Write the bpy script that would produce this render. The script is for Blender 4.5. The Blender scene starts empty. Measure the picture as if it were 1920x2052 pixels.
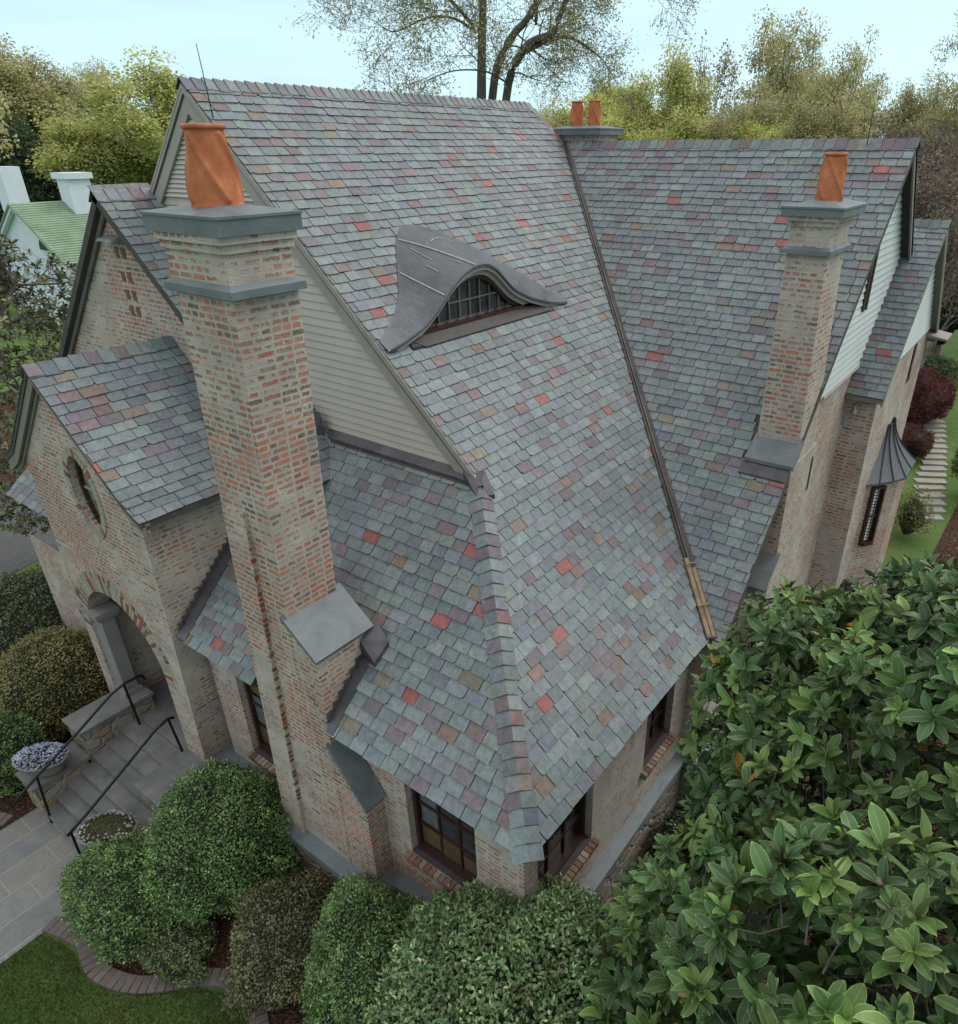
import bpy, bmesh, math, random
import numpy as np
from mathutils import Vector, Matrix
from mathutils.geometry import tessellate_polygon

SC = bpy.context.scene
COL = SC.collection
R = math.radians
GZ = -3.3            # ground level (the eave line is z = 0)

# ------------------------------------------------------------------ camera
cd = bpy.data.cameras.new("camera")
cam = bpy.data.objects.new("camera", cd); COL.objects.link(cam); SC.camera = cam
cr = Vector((0.81613427, 0.57785793, -0.00224968)); cu = Vector((-0.26979626, 0.38448213, 0.88282698)); cf = Vector((-0.51101353, 0.7198984, -0.46969295))
M4 = Matrix.Identity(4)
for i in range(3):
    M4[i][0] = cr[i]; M4[i][1] = cu[i]; M4[i][2] = -cf[i]
M4.translation = Vector((2.47287, -3.31115, 5.60025))
cam.matrix_world = M4
cd.sensor_fit = 'VERTICAL'; cd.sensor_height = 24.0; cd.sensor_width = 24.0
cd.lens = 24.0*1419.542/2052; cd.shift_x = -120.668/2052; cd.shift_y = 22.624/2052
cd.clip_start = 0.05; cd.clip_end = 2000

# ------------------------------------------------------------------ sky and light
W = bpy.data.worlds.new("World"); SC.world = W; W.use_nodes = True
nt = W.node_tree; nd = nt.nodes; bgn = nd['Background']
SUN_EL, SUN_AZ = R(52), R(60)       # azimuth: direction towards the sun, counter-clockwise from +X
sky = nd.new('ShaderNodeTexSky'); sky.sky_type = 'NISHITA'; sky.sun_disc = False
sky.sun_elevation = SUN_EL; sky.sun_rotation = R(90)-SUN_AZ
sky.air_density = 1.0; sky.dust_density = 2.0; sky.ozone_density = 2.0
tc = nd.new('ShaderNodeTexCoord'); mp = nd.new('ShaderNodeMapping'); mp.inputs['Scale'].default_value = (1.0, 1.0, 7.0); mp.inputs['Rotation'].default_value=(0.06,0.03,0)
nz = nd.new('ShaderNodeTexNoise'); nz.inputs['Scale'].default_value = 1.7; nz.inputs['Detail'].default_value = 5; nz.inputs['Roughness'].default_value = .5
cl = nd.new('ShaderNodeMapRange'); cl.inputs['From Min'].default_value = .38; cl.inputs['From Max'].default_value = .68
cl.inputs['To Min'].default_value = .60; cl.inputs['To Max'].default_value = .97
mx = nd.new('ShaderNodeMix'); mx.data_type = 'RGBA'; mx.inputs['B'].default_value = (6.0, 8.4, 9.4, 1)
nt.links.new(tc.outputs['Generated'], mp.inputs['Vector']); nt.links.new(mp.outputs[0], nz.inputs['Vector'])
nt.links.new(nz.outputs['Fac'], cl.inputs['Value']); nt.links.new(cl.outputs[0], mx.inputs['Factor'])
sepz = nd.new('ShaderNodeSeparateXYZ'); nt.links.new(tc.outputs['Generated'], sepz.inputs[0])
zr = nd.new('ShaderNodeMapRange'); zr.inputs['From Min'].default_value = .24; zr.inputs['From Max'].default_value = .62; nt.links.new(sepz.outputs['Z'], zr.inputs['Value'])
mz = nd.new('ShaderNodeMix'); mz.data_type = 'RGBA'; mz.inputs['B'].default_value = (9.7, 9.6, 9.4, 1)   # unseen whiter sky overhead, added to neutralise and lift the light
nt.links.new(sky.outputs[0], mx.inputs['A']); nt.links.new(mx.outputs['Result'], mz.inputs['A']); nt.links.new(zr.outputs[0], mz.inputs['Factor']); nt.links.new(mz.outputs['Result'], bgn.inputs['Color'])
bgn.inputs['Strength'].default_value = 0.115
sl = bpy.data.lights.new("sun", 'SUN'); sl.energy = 1.4; sl.angle = R(35); sl.color = (1, .96, .9)
so = bpy.data.objects.new("sun", sl); COL.objects.link(so)
sd = Vector((math.cos(SUN_AZ)*math.cos(SUN_EL), math.sin(SUN_AZ)*math.cos(SUN_EL), math.sin(SUN_EL)))
so.rotation_euler = sd.to_track_quat('Z', 'Y').to_euler()
SC.view_settings.view_transform = 'Standard'; SC.view_settings.look = 'None'; SC.view_settings.gamma = 1; SC.view_settings.exposure = 0.20

# ------------------------------------------------------------------ tagging helpers
def tag(o, label=None, cat=None, group=None, kind=None):
    for k, v in (('label', label), ('category', cat), ('group', group), ('kind', kind)):
        if v: o[k] = v
    return o
def empty(name, loc=(0, 0, 0), rz=0, sc=1):
    o = bpy.data.objects.new(name, None); COL.objects.link(o); o.location = loc; o.rotation_euler = (0, 0, rz); o.scale = (sc,)*3 if not isinstance(sc, tuple) else sc
    o.empty_display_size = .2
    return o
def link(name, me, parent=None):
    o = bpy.data.objects.new(name, me); COL.objects.link(o)
    if parent: o.parent = parent
    return o
def copy_tree(o, parent=None):
    c = o.copy(); COL.objects.link(c); c.parent = parent
    for ch in list(o.children): copy_tree(ch, c)
    return c

# ------------------------------------------------------------------ mesh builder
class MB:
    def __init__(s): s.v = []; s.f = []; s.c = []; s.m = []; s.sm = []
    def face(s, pts, col=(1, 1, 1), m=0):
        b = len(s.v); s.v += [tuple(p) for p in pts]; s.f.append(tuple(range(b, b+len(pts)))); s.c.append(col); s.m.append(m)
    def addvf(s, v, f, col=(1, 1, 1), m=0):
        b = len(s.v); s.v += [tuple(p) for p in v]
        for q in f: s.f.append(tuple(i+b for i in q)); s.c.append(col); s.m.append(m)
    def box(s, lo, hi, col=(1, 1, 1), m=0):
        x0, y0, z0 = lo; x1, y1, z1 = hi
        s.addvf([(x0,y0,z0),(x1,y0,z0),(x1,y1,z0),(x0,y1,z0),(x0,y0,z1),(x1,y0,z1),(x1,y1,z1),(x0,y1,z1)],
                [(0,3,2,1),(4,5,6,7),(0,1,5,4),(1,2,6,5),(2,3,7,6),(3,0,4,7)], col, m)
    def hexa(s, bot, top, col=(1, 1, 1), m=0):   # two rings of equal length, ccw seen from above
        n = len(bot)
        s.addvf(list(bot)+list(top), [tuple(range(n-1, -1, -1)), tuple(range(n, 2*n))]+[(i, (i+1) % n, n+(i+1) % n, n+i) for i in range(n)], col, m)
    def bar(s, a, b, w, h, up=(0, 0, 1), col=(1, 1, 1), m=0):   # box along a-b, w sideways, h along up, centred
        a = Vector(a); b = Vector(b); d = (b-a).normalized(); sd_ = d.cross(Vector(up)).normalized()*w/2; u = sd_.cross(d).normalized()*h/2
        s.addvf([a-sd_-u, a+sd_-u, a+sd_+u, a-sd_+u, b-sd_-u, b+sd_-u, b+sd_+u, b-sd_+u],
                [(0,1,2,3),(7,6,5,4),(0,4,5,1),(1,5,6,2),(2,6,7,3),(3,7,4,0)], col, m)
    def tube(s, pts, rad, n=6, col=(1, 1, 1), m=0, cap=True):
        pts = [Vector(p) for p in pts]; k = len(pts)
        if not hasattr(rad, '__len__'): rad = [rad]*k
        b = len(s.v); ref = Vector((0.3, 0.2, 1)) 
        for i, p in enumerate(pts):
            d = (pts[min(i+1, k-1)]-pts[max(i-1, 0)])
            d = d.normalized() if d.length > 1e-6 else Vector((0, 0, 1))
            r_ = ref if abs(d.dot(ref.normalized())) < .95 else Vector((1, 0, 0))
            x = d.cross(r_).normalized(); y = d.cross(x)
            for j in range(n):
                a = 2*math.pi*j/n; q = p+(x*math.cos(a)+y*math.sin(a))*rad[i]; s.v.append(tuple(q))
        for i in range(k-1):
            for j in range(n):
                s.f.append((b+i*n+j, b+i*n+(j+1) % n, b+(i+1)*n+(j+1) % n, b+(i+1)*n+j)); s.c.append(col); s.m.append(m)
        if cap:
            s.f.append(tuple(b+j for j in range(n-1, -1, -1))); s.c.append(col); s.m.append(m)
            s.f.append(tuple(b+(k-1)*n+j for j in range(n))); s.c.append(col); s.m.append(m)
    def build(s, name, mats, parent=None, smooth=False, uv=True):
        me = bpy.data.meshes.new(name); me.from_pydata(s.v, [], s.f)
        if not isinstance(mats, (list, tuple)): mats = [mats]
        for m in mats: me.materials.append(m)
        me.polygons.foreach_set('material_index', s.m)
        if smooth: me.polygons.foreach_set('use_smooth', [True]*len(s.f))
        nl = len(me.loops)
        tot = np.array([len(f) for f in s.f])
        ca = me.color_attributes.new('Col', 'FLOAT_COLOR', 'CORNER')
        cc = np.ones((nl, 4), np.float32); cc[:, :3] = np.repeat(np.array(s.c, np.float32), tot, axis=0); ca.data.foreach_set('color', cc.ravel())
        if uv:
            ul = me.uv_layers.new(name='UVMap')
            nr = np.zeros(len(s.f)*3, np.float32); me.polygons.foreach_get('normal', nr); nr = nr.reshape(-1, 3)
            vv = np.array(s.v, np.float32); li = np.zeros(nl, np.int32); me.loops.foreach_get('vertex_index', li)
            N = np.repeat(nr, tot, axis=0); P = vv[li]
            flat = np.abs(N[:, 2]) > .93
            T = np.stack([-N[:, 1], N[:, 0], np.zeros(nl)], 1); ln = np.linalg.norm(T, axis=1, keepdims=True); T = T/np.maximum(ln, 1e-5)
            # quantise tangents so that near-coplanar faces share one layout
            T[np.abs(T) < .2] = 0; T /= np.maximum(np.linalg.norm(T, axis=1, keepdims=True), 1e-5)
            B = np.cross(N, T)
            u = (P*T).sum(1); v = np.where(np.abs(N[:, 2]) < .35, P[:, 2], (P*B).sum(1))
            u = np.where(flat, P[:, 0], u); v = np.where(flat, P[:, 1], v)
            ul.data.foreach_set('uv', np.stack([u, v], 1).astype(np.float32).ravel())
        me.update()
        return link(name, me, parent)

# ------------------------------------------------------------------ materials
def mat(name, base=(.5, .5, .5), rough=.7, metal=0, spec=.5):
    m = bpy.data.materials.new(name); m.use_nodes = True; n = m.node_tree; b = n.nodes['Principled BSDF']
    b.inputs['Base Color'].default_value = (*base, 1); b.inputs['Roughness'].default_value = rough; b.inputs['Metallic'].default_value = metal
    b.inputs['Specular IOR Level'].default_value = spec
    return m, n, b
def N_(n, t, **kw):
    x = n.nodes.new(t)
    for k, v in kw.items():
        if k.startswith('i_'): x.inputs[k[2:].replace('_', ' ')].default_value = v
        else: setattr(x, k, v)
    return x
def noise(n, scale, detail=4, rough=.55, vec=None, dist=0):
    x = N_(n, 'ShaderNodeTexNoise'); x.inputs['Scale'].default_value = scale; x.inputs['Detail'].default_value = detail; x.inputs['Roughness'].default_value = rough; x.inputs['Distortion'].default_value = dist
    if vec: n.links.new(vec, x.inputs['Vector'])
    return x
def ramp(n, fac, stops, const=False):
    x = N_(n, 'ShaderNodeValToRGB'); e = x.color_ramp.elements
    while len(e) < len(stops): e.new(.5)
    for el, (p, c) in zip(e, stops): el.position = p; el.color = (*c, 1) if len(c) == 3 else c
    if const: x.color_ramp.interpolation = 'CONSTANT'
    n.links.new(fac, x.inputs['Fac']); return x
def mix(n, fac, a, b, mode='MIX'):
    x = N_(n, 'ShaderNodeMix', data_type='RGBA', blend_type=mode)
    for s, k in ((fac, 'Factor'), (a, 'A'), (b, 'B')):
        if hasattr(s, 'links'): n.links.new(s, x.inputs[k])
        elif isinstance(s, (int, float)): x.inputs[k].default_value = s
        else: x.inputs[k].default_value = (*s, 1)
    return x.outputs['Result']
def math_(n, op, a, b=None, c=None):
    x = N_(n, 'ShaderNodeMath', operation=op)
    for i, s in enumerate((a, b, c)):
        if s is None: continue
        if hasattr(s, 'links'): n.links.new(s, x.inputs[i])
        else: x.inputs[i].default_value = s
    return x.outputs[0]
def mrange(n, v, a, b, c=0, d=1):
    x = N_(n, 'ShaderNodeMapRange'); n.links.new(v, x.inputs['Value'])
    for k, q in zip(('From Min', 'From Max', 'To Min', 'To Max'), (a, b, c, d)): x.inputs[k].default_value = q
    return x.outputs[0]
def bump(n, b, h, strength=.4, dist=.01):
    x = N_(n, 'ShaderNodeBump'); x.inputs['Strength'].default_value = strength; x.inputs['Distance'].default_value = dist
    n.links.new(h, x.inputs['Height']); n.links.new(x.outputs[0], b.inputs['Normal'])
def objc(n): return N_(n, 'ShaderNodeTexCoord').outputs['Object']
def uvc(n): return N_(n, 'ShaderNodeTexCoord').outputs['UV']
def vcol(n): return N_(n, 'ShaderNodeVertexColor', layer_name='Col').outputs['Color']

def brick_mat(name, smear=.5, warm=1.0):
    m, n, b = mat(name, rough=.9, spec=.2); uv = uvc(n); oc = objc(n)
    wob = noise(n, 9, 2, vec=oc); wv = N_(n, 'ShaderNodeVectorMath', operation='MULTIPLY_ADD')
    n.links.new(wob.outputs['Color'], wv.inputs[0]); wv.inputs[1].default_value = (.016, .016, 0); n.links.new(uv, wv.inputs[2])
    br = N_(n, 'ShaderNodeTexBrick'); n.links.new(wv.outputs[0], br.inputs['Vector'])
    br.offset = .5; br.inputs['Scale'].default_value = 1; br.inputs['Brick Width'].default_value = .19; br.inputs['Row Height'].default_value = .0635
    br.inputs['Mortar Size'].default_value = .0125; br.squash = .56; br.squash_frequency = 2; br.inputs['Mortar Smooth'].default_value = .15; br.inputs['Bias'].default_value = 0
    br.inputs['Color1'].default_value = (0, 0, 0, 1); br.inputs['Color2'].default_value = (1, 1, 1, 1); br.inputs['Mortar'].default_value = (.5, .5, .5, 1)
    rnd = br.outputs['Color']; w = warm
    bc = ramp(n, rnd, [(0, (.06, .052, .05)), (.12, (.15, .08, .06)), (.35, (.27, .078, .05)), (.6, (.39*w, .095, .052)), (.82, (.45*w, .13, .065)), (1, (.20, .12, .09))])
    fine = noise(n, 55, 5, .65, vec=oc)
    bcol = mix(n, mrange(n, fine.outputs['Fac'], .35, .7, 0, .65), bc.outputs['Color'], (.36, .27, .225))
    bm = N_(n, 'ShaderNodeMapping'); bm.inputs['Location'].default_value = (7.3, 2.9, 4.1); n.links.new(oc, bm.inputs['Vector']); big = noise(n, .9, 3, .55, vec=bm.outputs[0]); med = noise(n, 30, 6, .78, vec=oc, dist=.8)
    rb = math_(n, 'SUBTRACT', rnd, .5)
    b2 = N_(n, 'ShaderNodeTexBrick'); n.links.new(wv.outputs[0], b2.inputs['Vector']); b2.offset = .5; b2.squash = .56; b2.squash_frequency = 2
    for k_, v_ in (('Scale', 1), ('Brick Width', .19), ('Row Height', .0635), ('Mortar Size', .034), ('Mortar Smooth', 1.0), ('Bias', 0)): b2.inputs[k_].default_value = v_
    hue = math_(n, 'FRACT', math_(n, 'MULTIPLY', rnd, 7.31))
    sm = math_(n, 'ADD', math_(n, 'MULTIPLY', big.outputs['Fac'], 1.45), math_(n, 'MULTIPLY', med.outputs['Fac'], 1.5))
    sm = math_(n, 'ADD', sm, math_(n, 'MULTIPLY', math_(n, 'SUBTRACT', hue, .5), .34))
    sm = math_(n, 'ADD', sm, math_(n, 'MULTIPLY', b2.outputs['Fac'], .34))
    smf = mrange(n, sm, 1.895-smear*.45, 1.945-smear*.45)
    fac = math_(n, 'MAXIMUM', smf, br.outputs['Fac'])
    cn = noise(n, 2.3, 5, .6, vec=oc); cn2 = noise(n, 22, 5, .7, vec=oc)
    cream = ramp(n, cn.outputs['Fac'], [(.3, (.335, .295, .262)), (.5, (.425, .38, .335)), (.7, (.52, .46, .385))])
    cream2 = mix(n, mrange(n, cn2.outputs['Fac'], .35, .7, 0, .4), cream.outputs['Color'], (.27, .245, .215))
    veil = noise(n, 7, 5, .7, vec=bm.outputs[0]); bcol = mix(n, mrange(n, veil.outputs['Fac'], .48, .68, 0, .55), bcol, (.42, .36, .31))
    n.links.new(mix(n, fac, bcol, cream2), b.inputs['Base Color'])
    h = math_(n, 'ADD', math_(n, 'MULTIPLY', br.outputs['Fac'], -.6), math_(n, 'MULTIPLY', fine.outputs['Fac'], .5))
    h = math_(n, 'ADD', h, math_(n, 'MULTIPLY', smf, .25)); bump(n, b, h, .8, .008)
    return m
BRICK = brick_mat("whitewashed_brick", .80)
BRICKW = brick_mat("brick_with_less_wash", .56, 1.12)
BRICKC = brick_mat("brick_heavy_wash", .95)

def slate_mat():
    m, n, b = mat("slate", rough=.55, spec=.4); oc = objc(n); c = vcol(n)
    a = noise(n, 14, 6, .65, vec=oc, dist=.6); d = noise(n, 1.1, 3, vec=oc); e = noise(n, 70, 3, .7, vec=oc)
    st_ = N_(n, 'ShaderNodeMapping'); st_.inputs['Scale'].default_value = (22, 22, 4); st_.inputs['Rotation'].default_value = (.7, .2, .4); n.links.new(oc, st_.inputs['Vector']); sn = noise(n, 1.2, 5, .7, vec=st_.outputs[0])
    f1 = math_(n, 'MULTIPLY', mrange(n, a.outputs['Fac'], .3, .72, .74, 1.24), mrange(n, sn.outputs['Fac'], .3, .7, .88, 1.12)); f2 = mrange(n, d.outputs['Fac'], .3, .7, .9, 1.1)
    x = N_(n, 'ShaderNodeVectorMath', operation='SCALE'); n.links.new(c, x.inputs[0]); n.links.new(math_(n, 'MULTIPLY', f1, f2), x.inputs['Scale'])
    sc = noise(n, 5, 8, .75, vec=oc, dist=3); s = mrange(n, sc.outputs['Fac'], .68, .74, 0, .5)
    li = noise(n, 26, 4, .6, vec=oc); lf = mrange(n, li.outputs['Fac'], .69, .74, 0, .45)
    dk_ = noise(n, .55, 4, .6, vec=oc); c2_ = mix(n, mrange(n, dk_.outputs['Fac'], .52, .70, 0, .28), x.outputs[0], (.105, .115, .10))
    n.links.new(mix(n, lf, mix(n, s, c2_, (.38, .38, .36)), (.24, .26, .21)), b.inputs['Base Color'])
    n.links.new(mrange(n, e.outputs['Fac'], .3, .7, .42, .68), b.inputs['Roughness'])
    bump(n, b, math_(n, 'ADD', a.outputs['Fac'], math_(n, 'MULTIPLY', e.outputs['Fac'], .4)), .5, .006)
    return m
SLATE = slate_mat()
def simple(name, base, rough=.7, metal=0, var=.25, scale=6, spec=.5, bmp=.2, use_col=False, base2=None):
    m, n, b = mat(name, base, rough, metal, spec); oc = objc(n); a = noise(n, scale, 6, .6, vec=oc); e = noise(n, scale*9, 3, vec=oc)
    dark = tuple(c*(1-var) for c in base); lite = base2 or tuple(min(1, c*(1+var)) for c in base)
    r = ramp(n, a.outputs['Fac'], [(.3, dark), (.7, lite)]).outputs['Color']
    if use_col: r = mix(n, 1.0, r, vcol(n), 'MULTIPLY')
    n.links.new(r, b.inputs['Base Color'])
    if bmp: bump(n, b, math_(n, 'ADD', a.outputs['Fac'], e.outputs['Fac']), bmp, .005)
    return m
LEAD = None
def lead_mat():
    m, n, b = mat("lead_sheet", rough=.45, spec=.5, metal=.25); oc = objc(n); a = noise(n, 2.6, 6, .65, vec=oc, dist=.5)
    mp_ = N_(n, 'ShaderNodeMapping'); mp_.inputs['Scale'].default_value = (3, 26, 3); n.links.new(oc, mp_.inputs['Vector']); s_ = noise(n, 1.4, 5, .7, vec=mp_.outputs[0]); f = noise(n, 45, 4, .7, vec=oc)
    r = ramp(n, a.outputs['Fac'], [(.3, (.055, .060, .070)), (.55, (.085, .096, .11)), (.75, (.125, .138, .152))]).outputs['Color']
    r = mix(n, mrange(n, s_.outputs['Fac'], .52, .75, 0, .55), r, (.20, .205, .21)); r = mix(n, mrange(n, f.outputs['Fac'], .66, .74, 0, .5), r, (.32, .32, .31))
    n.links.new(r, b.inputs['Base Color']); n.links.new(mrange(n, a.outputs['Fac'], .3, .7, .35, .62), b.inputs['Roughness']); bump(n, b, a.outputs['Fac'], .25, .02); return m
LEAD = lead_mat()
def cap_mat():
    m, n, b = mat("bluestone_cap", rough=.55, spec=.4); oc = objc(n); a = noise(n, 2.2, 6, .7, vec=oc, dist=.8); f = noise(n, 28, 5, .75, vec=oc); g = noise(n, 7, 5, .7, vec=oc)
    r = ramp(n, a.outputs['Fac'], [(.28, (.085, .102, .112)), (.5, (.125, .148, .16)), (.72, (.165, .188, .198))]).outputs['Color']
    r = mix(n, mrange(n, g.outputs['Fac'], .56, .72, 0, .55), r, (.10, .105, .085)); r = mix(n, mrange(n, f.outputs['Fac'], .68, .75, 0, .6), r, (.36, .37, .36))
    n.links.new(r, b.inputs['Base Color']); bump(n, b, math_(n, 'ADD', a.outputs['Fac'], f.outputs['Fac']), .35, .006); return m
LEADCAP = cap_mat()
LEADPALE = simple("pale_solder_seam", (.36, .37, .36), .6, 0, .3, 20)
DKMETAL = simple("dark_metal_flashing", (.075, .07, .08), .45, .3, .35, 5)
COPPER = simple("aged_copper_valley", (.065, .060, .068), .5, .3, .3, 2.5, base2=(.10, .085, .08))
DECK = simple("roof_decking", (.06, .055, .05), .9)
TRIM = simple("taupe_trim_paint", (.185, .165, .15), .55, 0, .12, 5, bmp=.05)
TRIML = simple("light_trim_paint", (.30, .275, .25), .55, 0, .1, 5, bmp=.05)
SIDING = simple("grey_green_siding", (.45, .415, .375), .6, 0, .07, 2, bmp=.05)
WOODD = simple("dark_mahogany_paint", (.040, .017, .014), .4, 0, .3, 8, bmp=.05)
STONEG = simple("bluestone_slab", (.125, .135, .14), .8, 0, .3, 2.2, base2=(.20, .20, .195), bmp=.3)
BLACKM = simple("black_iron", (.012, .012, .014), .4, .5, .2, 8, bmp=.05)
TERRA = None
def terra_mat():
    m, n, b = mat("terracotta", rough=.75, spec=.3); oc = objc(n); a = noise(n, 5, 6, .65, vec=oc)
    mp_ = N_(n, 'ShaderNodeMapping'); mp_.inputs['Scale'].default_value = (30, 30, 3); n.links.new(oc, mp_.inputs['Vector']); s = noise(n, 1.5, 5, .6, vec=mp_.outputs[0])
    r = ramp(n, a.outputs['Fac'], [(.3, (.32, .09, .036)), (.55, (.44, .14, .058)), (.75, (.56, .23, .115))]).outputs['Color']
    n.links.new(mix(n, mrange(n, s.outputs['Fac'], .45, .75, 0, .5), r, (.33, .11, .05)), b.inputs['Base Color']); bump(n, b, s.outputs['Fac'], .3, .004); return m
TERRA = terra_mat()
def stone_mat(name="fieldstone", scale=4.2):
    m, n, b = mat(name, rough=.9, spec=.2); uv = uvc(n); oc = objc(n)
    mp_ = N_(n, 'ShaderNodeMapping'); mp_.inputs['Scale'].default_value = (1, 1.7, 1); n.links.new(uv, mp_.inputs['Vector'])
    wob = noise(n, 5, 3, vec=oc); wv = N_(n, 'ShaderNodeVectorMath', operation='MULTIPLY_ADD'); n.links.new(wob.outputs['Color'], wv.inputs[0]); wv.inputs[1].default_value = (.12, .12, 0); n.links.new(mp_.outputs[0], wv.inputs[2])
    vo = N_(n, 'ShaderNodeTexVoronoi'); vo.inputs['Scale'].default_value = scale; n.links.new(wv.outputs[0], vo.inputs['Vector'])
    ve = N_(n, 'ShaderNodeTexVoronoi', feature='DISTANCE_TO_EDGE'); ve.inputs['Scale'].default_value = scale; n.links.new(wv.outputs[0], ve.inputs['Vector'])
    sp = N_(n, 'ShaderNodeSeparateColor'); n.links.new(vo.outputs['Color'], sp.inputs[0])
    c = ramp(n, sp.outputs[0], [(0, (.19, .17, .14)), (.25, (.30, .23, .15)), (.45, (.25, .165, .10)), (.65, (.23, .22, .20)), (.85, (.36, .32, .26)), (1, (.16, .15, .14))]).outputs['Color']
    f = noise(n, 30, 5, .7, vec=oc)
    c = mix(n, mrange(n, f.outputs['Fac'], .35, .7, 0, .5), c, (.17, .15, .12))
    e = mrange(n, ve.outputs['Distance'], .02, .06)
    n.links.new(mix(n, e, (.27, .25, .21), c), b.inputs['Base Color']); bump(n, b, math_(n, 'ADD', mrange(n, ve.outputs['Distance'], .0, .15), math_(n, 'MULTIPLY', f.outputs['Fac'], .3)), .9, .03)
    return m
FIELD = stone_mat()
def glass_mat(name, tint=(.02, .022, .022), y=0):
    m, n, b = mat(name, tint, .06, 0, .6); oc = objc(n); a = noise(n, 3.0, 4, vec=oc)
    n.links.new(ramp(n, a.outputs['Fac'], [(.45, tint), (.6, tuple(c*2.2+.004 for c in tint))]).outputs['Color'], b.inputs['Base Color']); return m
GLASS = glass_mat("window_glass")
GLASSY = glass_mat("amber_lit_glass", (.11, .075, .02))

# ================================================================== THE HOUSE
rng = random.Random(7)
S1 = [((.150,.180,.188),.42),((.138,.162,.177),.24),((.163,.188,.188),.10),((.128,.145,.168),.06),((.140,.122,.138),.085),((.160,.115,.118),.038),((.160,.142,.115),.012),((.245,.085,.080),.015),((.165,.122,.104),.014)]
RC = [0]
def tone():
    RC[0] += 1
    r = rng.random(); a = 0; tot = sum(w for _, w in S1); r *= tot
    for c, w in S1:
        a += w
        if r < a: break
    if c[0] > 2.5*c[1]:
        if RC[0] < 28: c = S1[rng.randint(0, 3)][0]
        else: RC[0] = 0
    k = rng.uniform(.84, 1.14); return tuple(x*k*rng.uniform(.95, 1.05) for x in c)
def clip(poly, hp):
    for a, b, c in hp:
        out = []
        for i in range(len(poly)):
            p, q = poly[i], poly[(i+1) % len(poly)]; dp = a*p[0]+b*p[1]-c; dq = a*q[0]+b*q[1]-c
            if dp <= 0: out.append(p)
            if (dp < 0 < dq) or (dq < 0 < dp):
                t = dp/(dp-dq); out.append((p[0]+(q[0]-p[0])*t, p[1]+(q[1]-p[1])*t))
        poly = out
        if len(poly) < 3: return []
    return poly
def slates(mb, O, U, V, u0, u1, v1, hpf, expo=.14, wr=(.18, .28), th=.016, rough=1.0, voff=0., holes=None):
    O = Vector(O); U = Vector(U).normalized(); V = Vector(V).normalized(); N = U.cross(V)
    j = 0; v = voff
    while v < v1:
        hp = hpf(v+expo/2); u = u0-rng.uniform(0, .25)
        while u < u1:
            w = rng.uniform(*wr); dv = rng.uniform(-.006, .006)*rough
            va = v+dv; vb = v+expo*1.12
            p = [(u+.0045, va), (u+w-.0045, va+rng.uniform(-.004, .004)*rough), (u+w-.0045, vb), (u+.0045, vb)]
            if rng.random() < .22*rough: k = rng.uniform(.012, .035); p = [(p[0][0]+k, p[0][1]), p[1], p[2], p[3], (p[0][0], p[0][1]+k)]
            elif rng.random() < .22*rough: k = rng.uniform(.012, .035); p = [p[0], (p[1][0]-k, p[1][1]), (p[1][0], p[1][1]+k), p[2], p[3]]
            q = clip(p, hp)
            if q and holes and holes(sum(a[0] for a in q)/len(q), sum(a[1] for a in q)/len(q)): q = []
            if q:
                ex = rng.uniform(0, .006)*rough; tl = rng.uniform(-.004, .004)*rough
                def P(a, dn=0):
                    h = th+ex-(th-.002)*max(0, min(1, (a[1]-v)/(expo*1.12)))+tl*(a[0]-u)/w
                    return O+U*a[0]+V*a[1]+N*(h-dn)
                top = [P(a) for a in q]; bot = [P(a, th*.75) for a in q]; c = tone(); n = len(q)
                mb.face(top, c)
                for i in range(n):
                    mb.face([bot[i], bot[(i+1) % n], top[(i+1) % n], top[i]], tuple(x*.7 for x in c))  # edge faces coloured darker to paint the shadow line under each course
            u += w
        v += expo
def caps(mb, P, Q, W1, W2, step=.14, wd=.15, lift=.03, reverse=False):
    P = Vector(P); Q = Vector(Q); L = (Q-P).length; D = (Q-P)/L; W1 = Vector(W1).normalized(); W2 = Vector(W2).normalized()
    up = -(W1+W2)
    up = up.normalized() if up.length > .05 else Vector((0, 0, 1))
    if up.z < 0: up = -up
    k = int(L/step)+1
    for i in range(k):
        a = P+D*(i*step); e = min((i+1)*step*1+.03, L); b = P+D*e
        if e <= i*step: break
        for Wd in (W1, W2):
            c = tone() if rng.random() < .7 else tuple(x*rng.uniform(.85, 1.1) for x in rng.choice([(.132,.105,.128), (.165,.105,.11), (.105,.12,.135), (.17,.19,.185)])); w = wd*rng.uniform(.90, 1.10); j = rng.uniform(0, .010)
            h0, h1 = lift+.012+j, lift-.006
            A0 = a+up*h0; B0 = b+up*h1; A1 = a+Wd*w+up*h0*.55; B1 = b+Wd*w+up*h1*.55; dn = up*.014
            ring = [A0, B0, B1, A1]
            if (B0-A0).cross(A1-A0).dot(up) < 0: ring = [A0, A1, B1, B0]
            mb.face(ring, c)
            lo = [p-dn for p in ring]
            for t in range(4): mb.face([lo[t], lo[(t+1) % 4], ring[(t+1) % 4], ring[t]], tuple(x*.6 for x in c))
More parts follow.
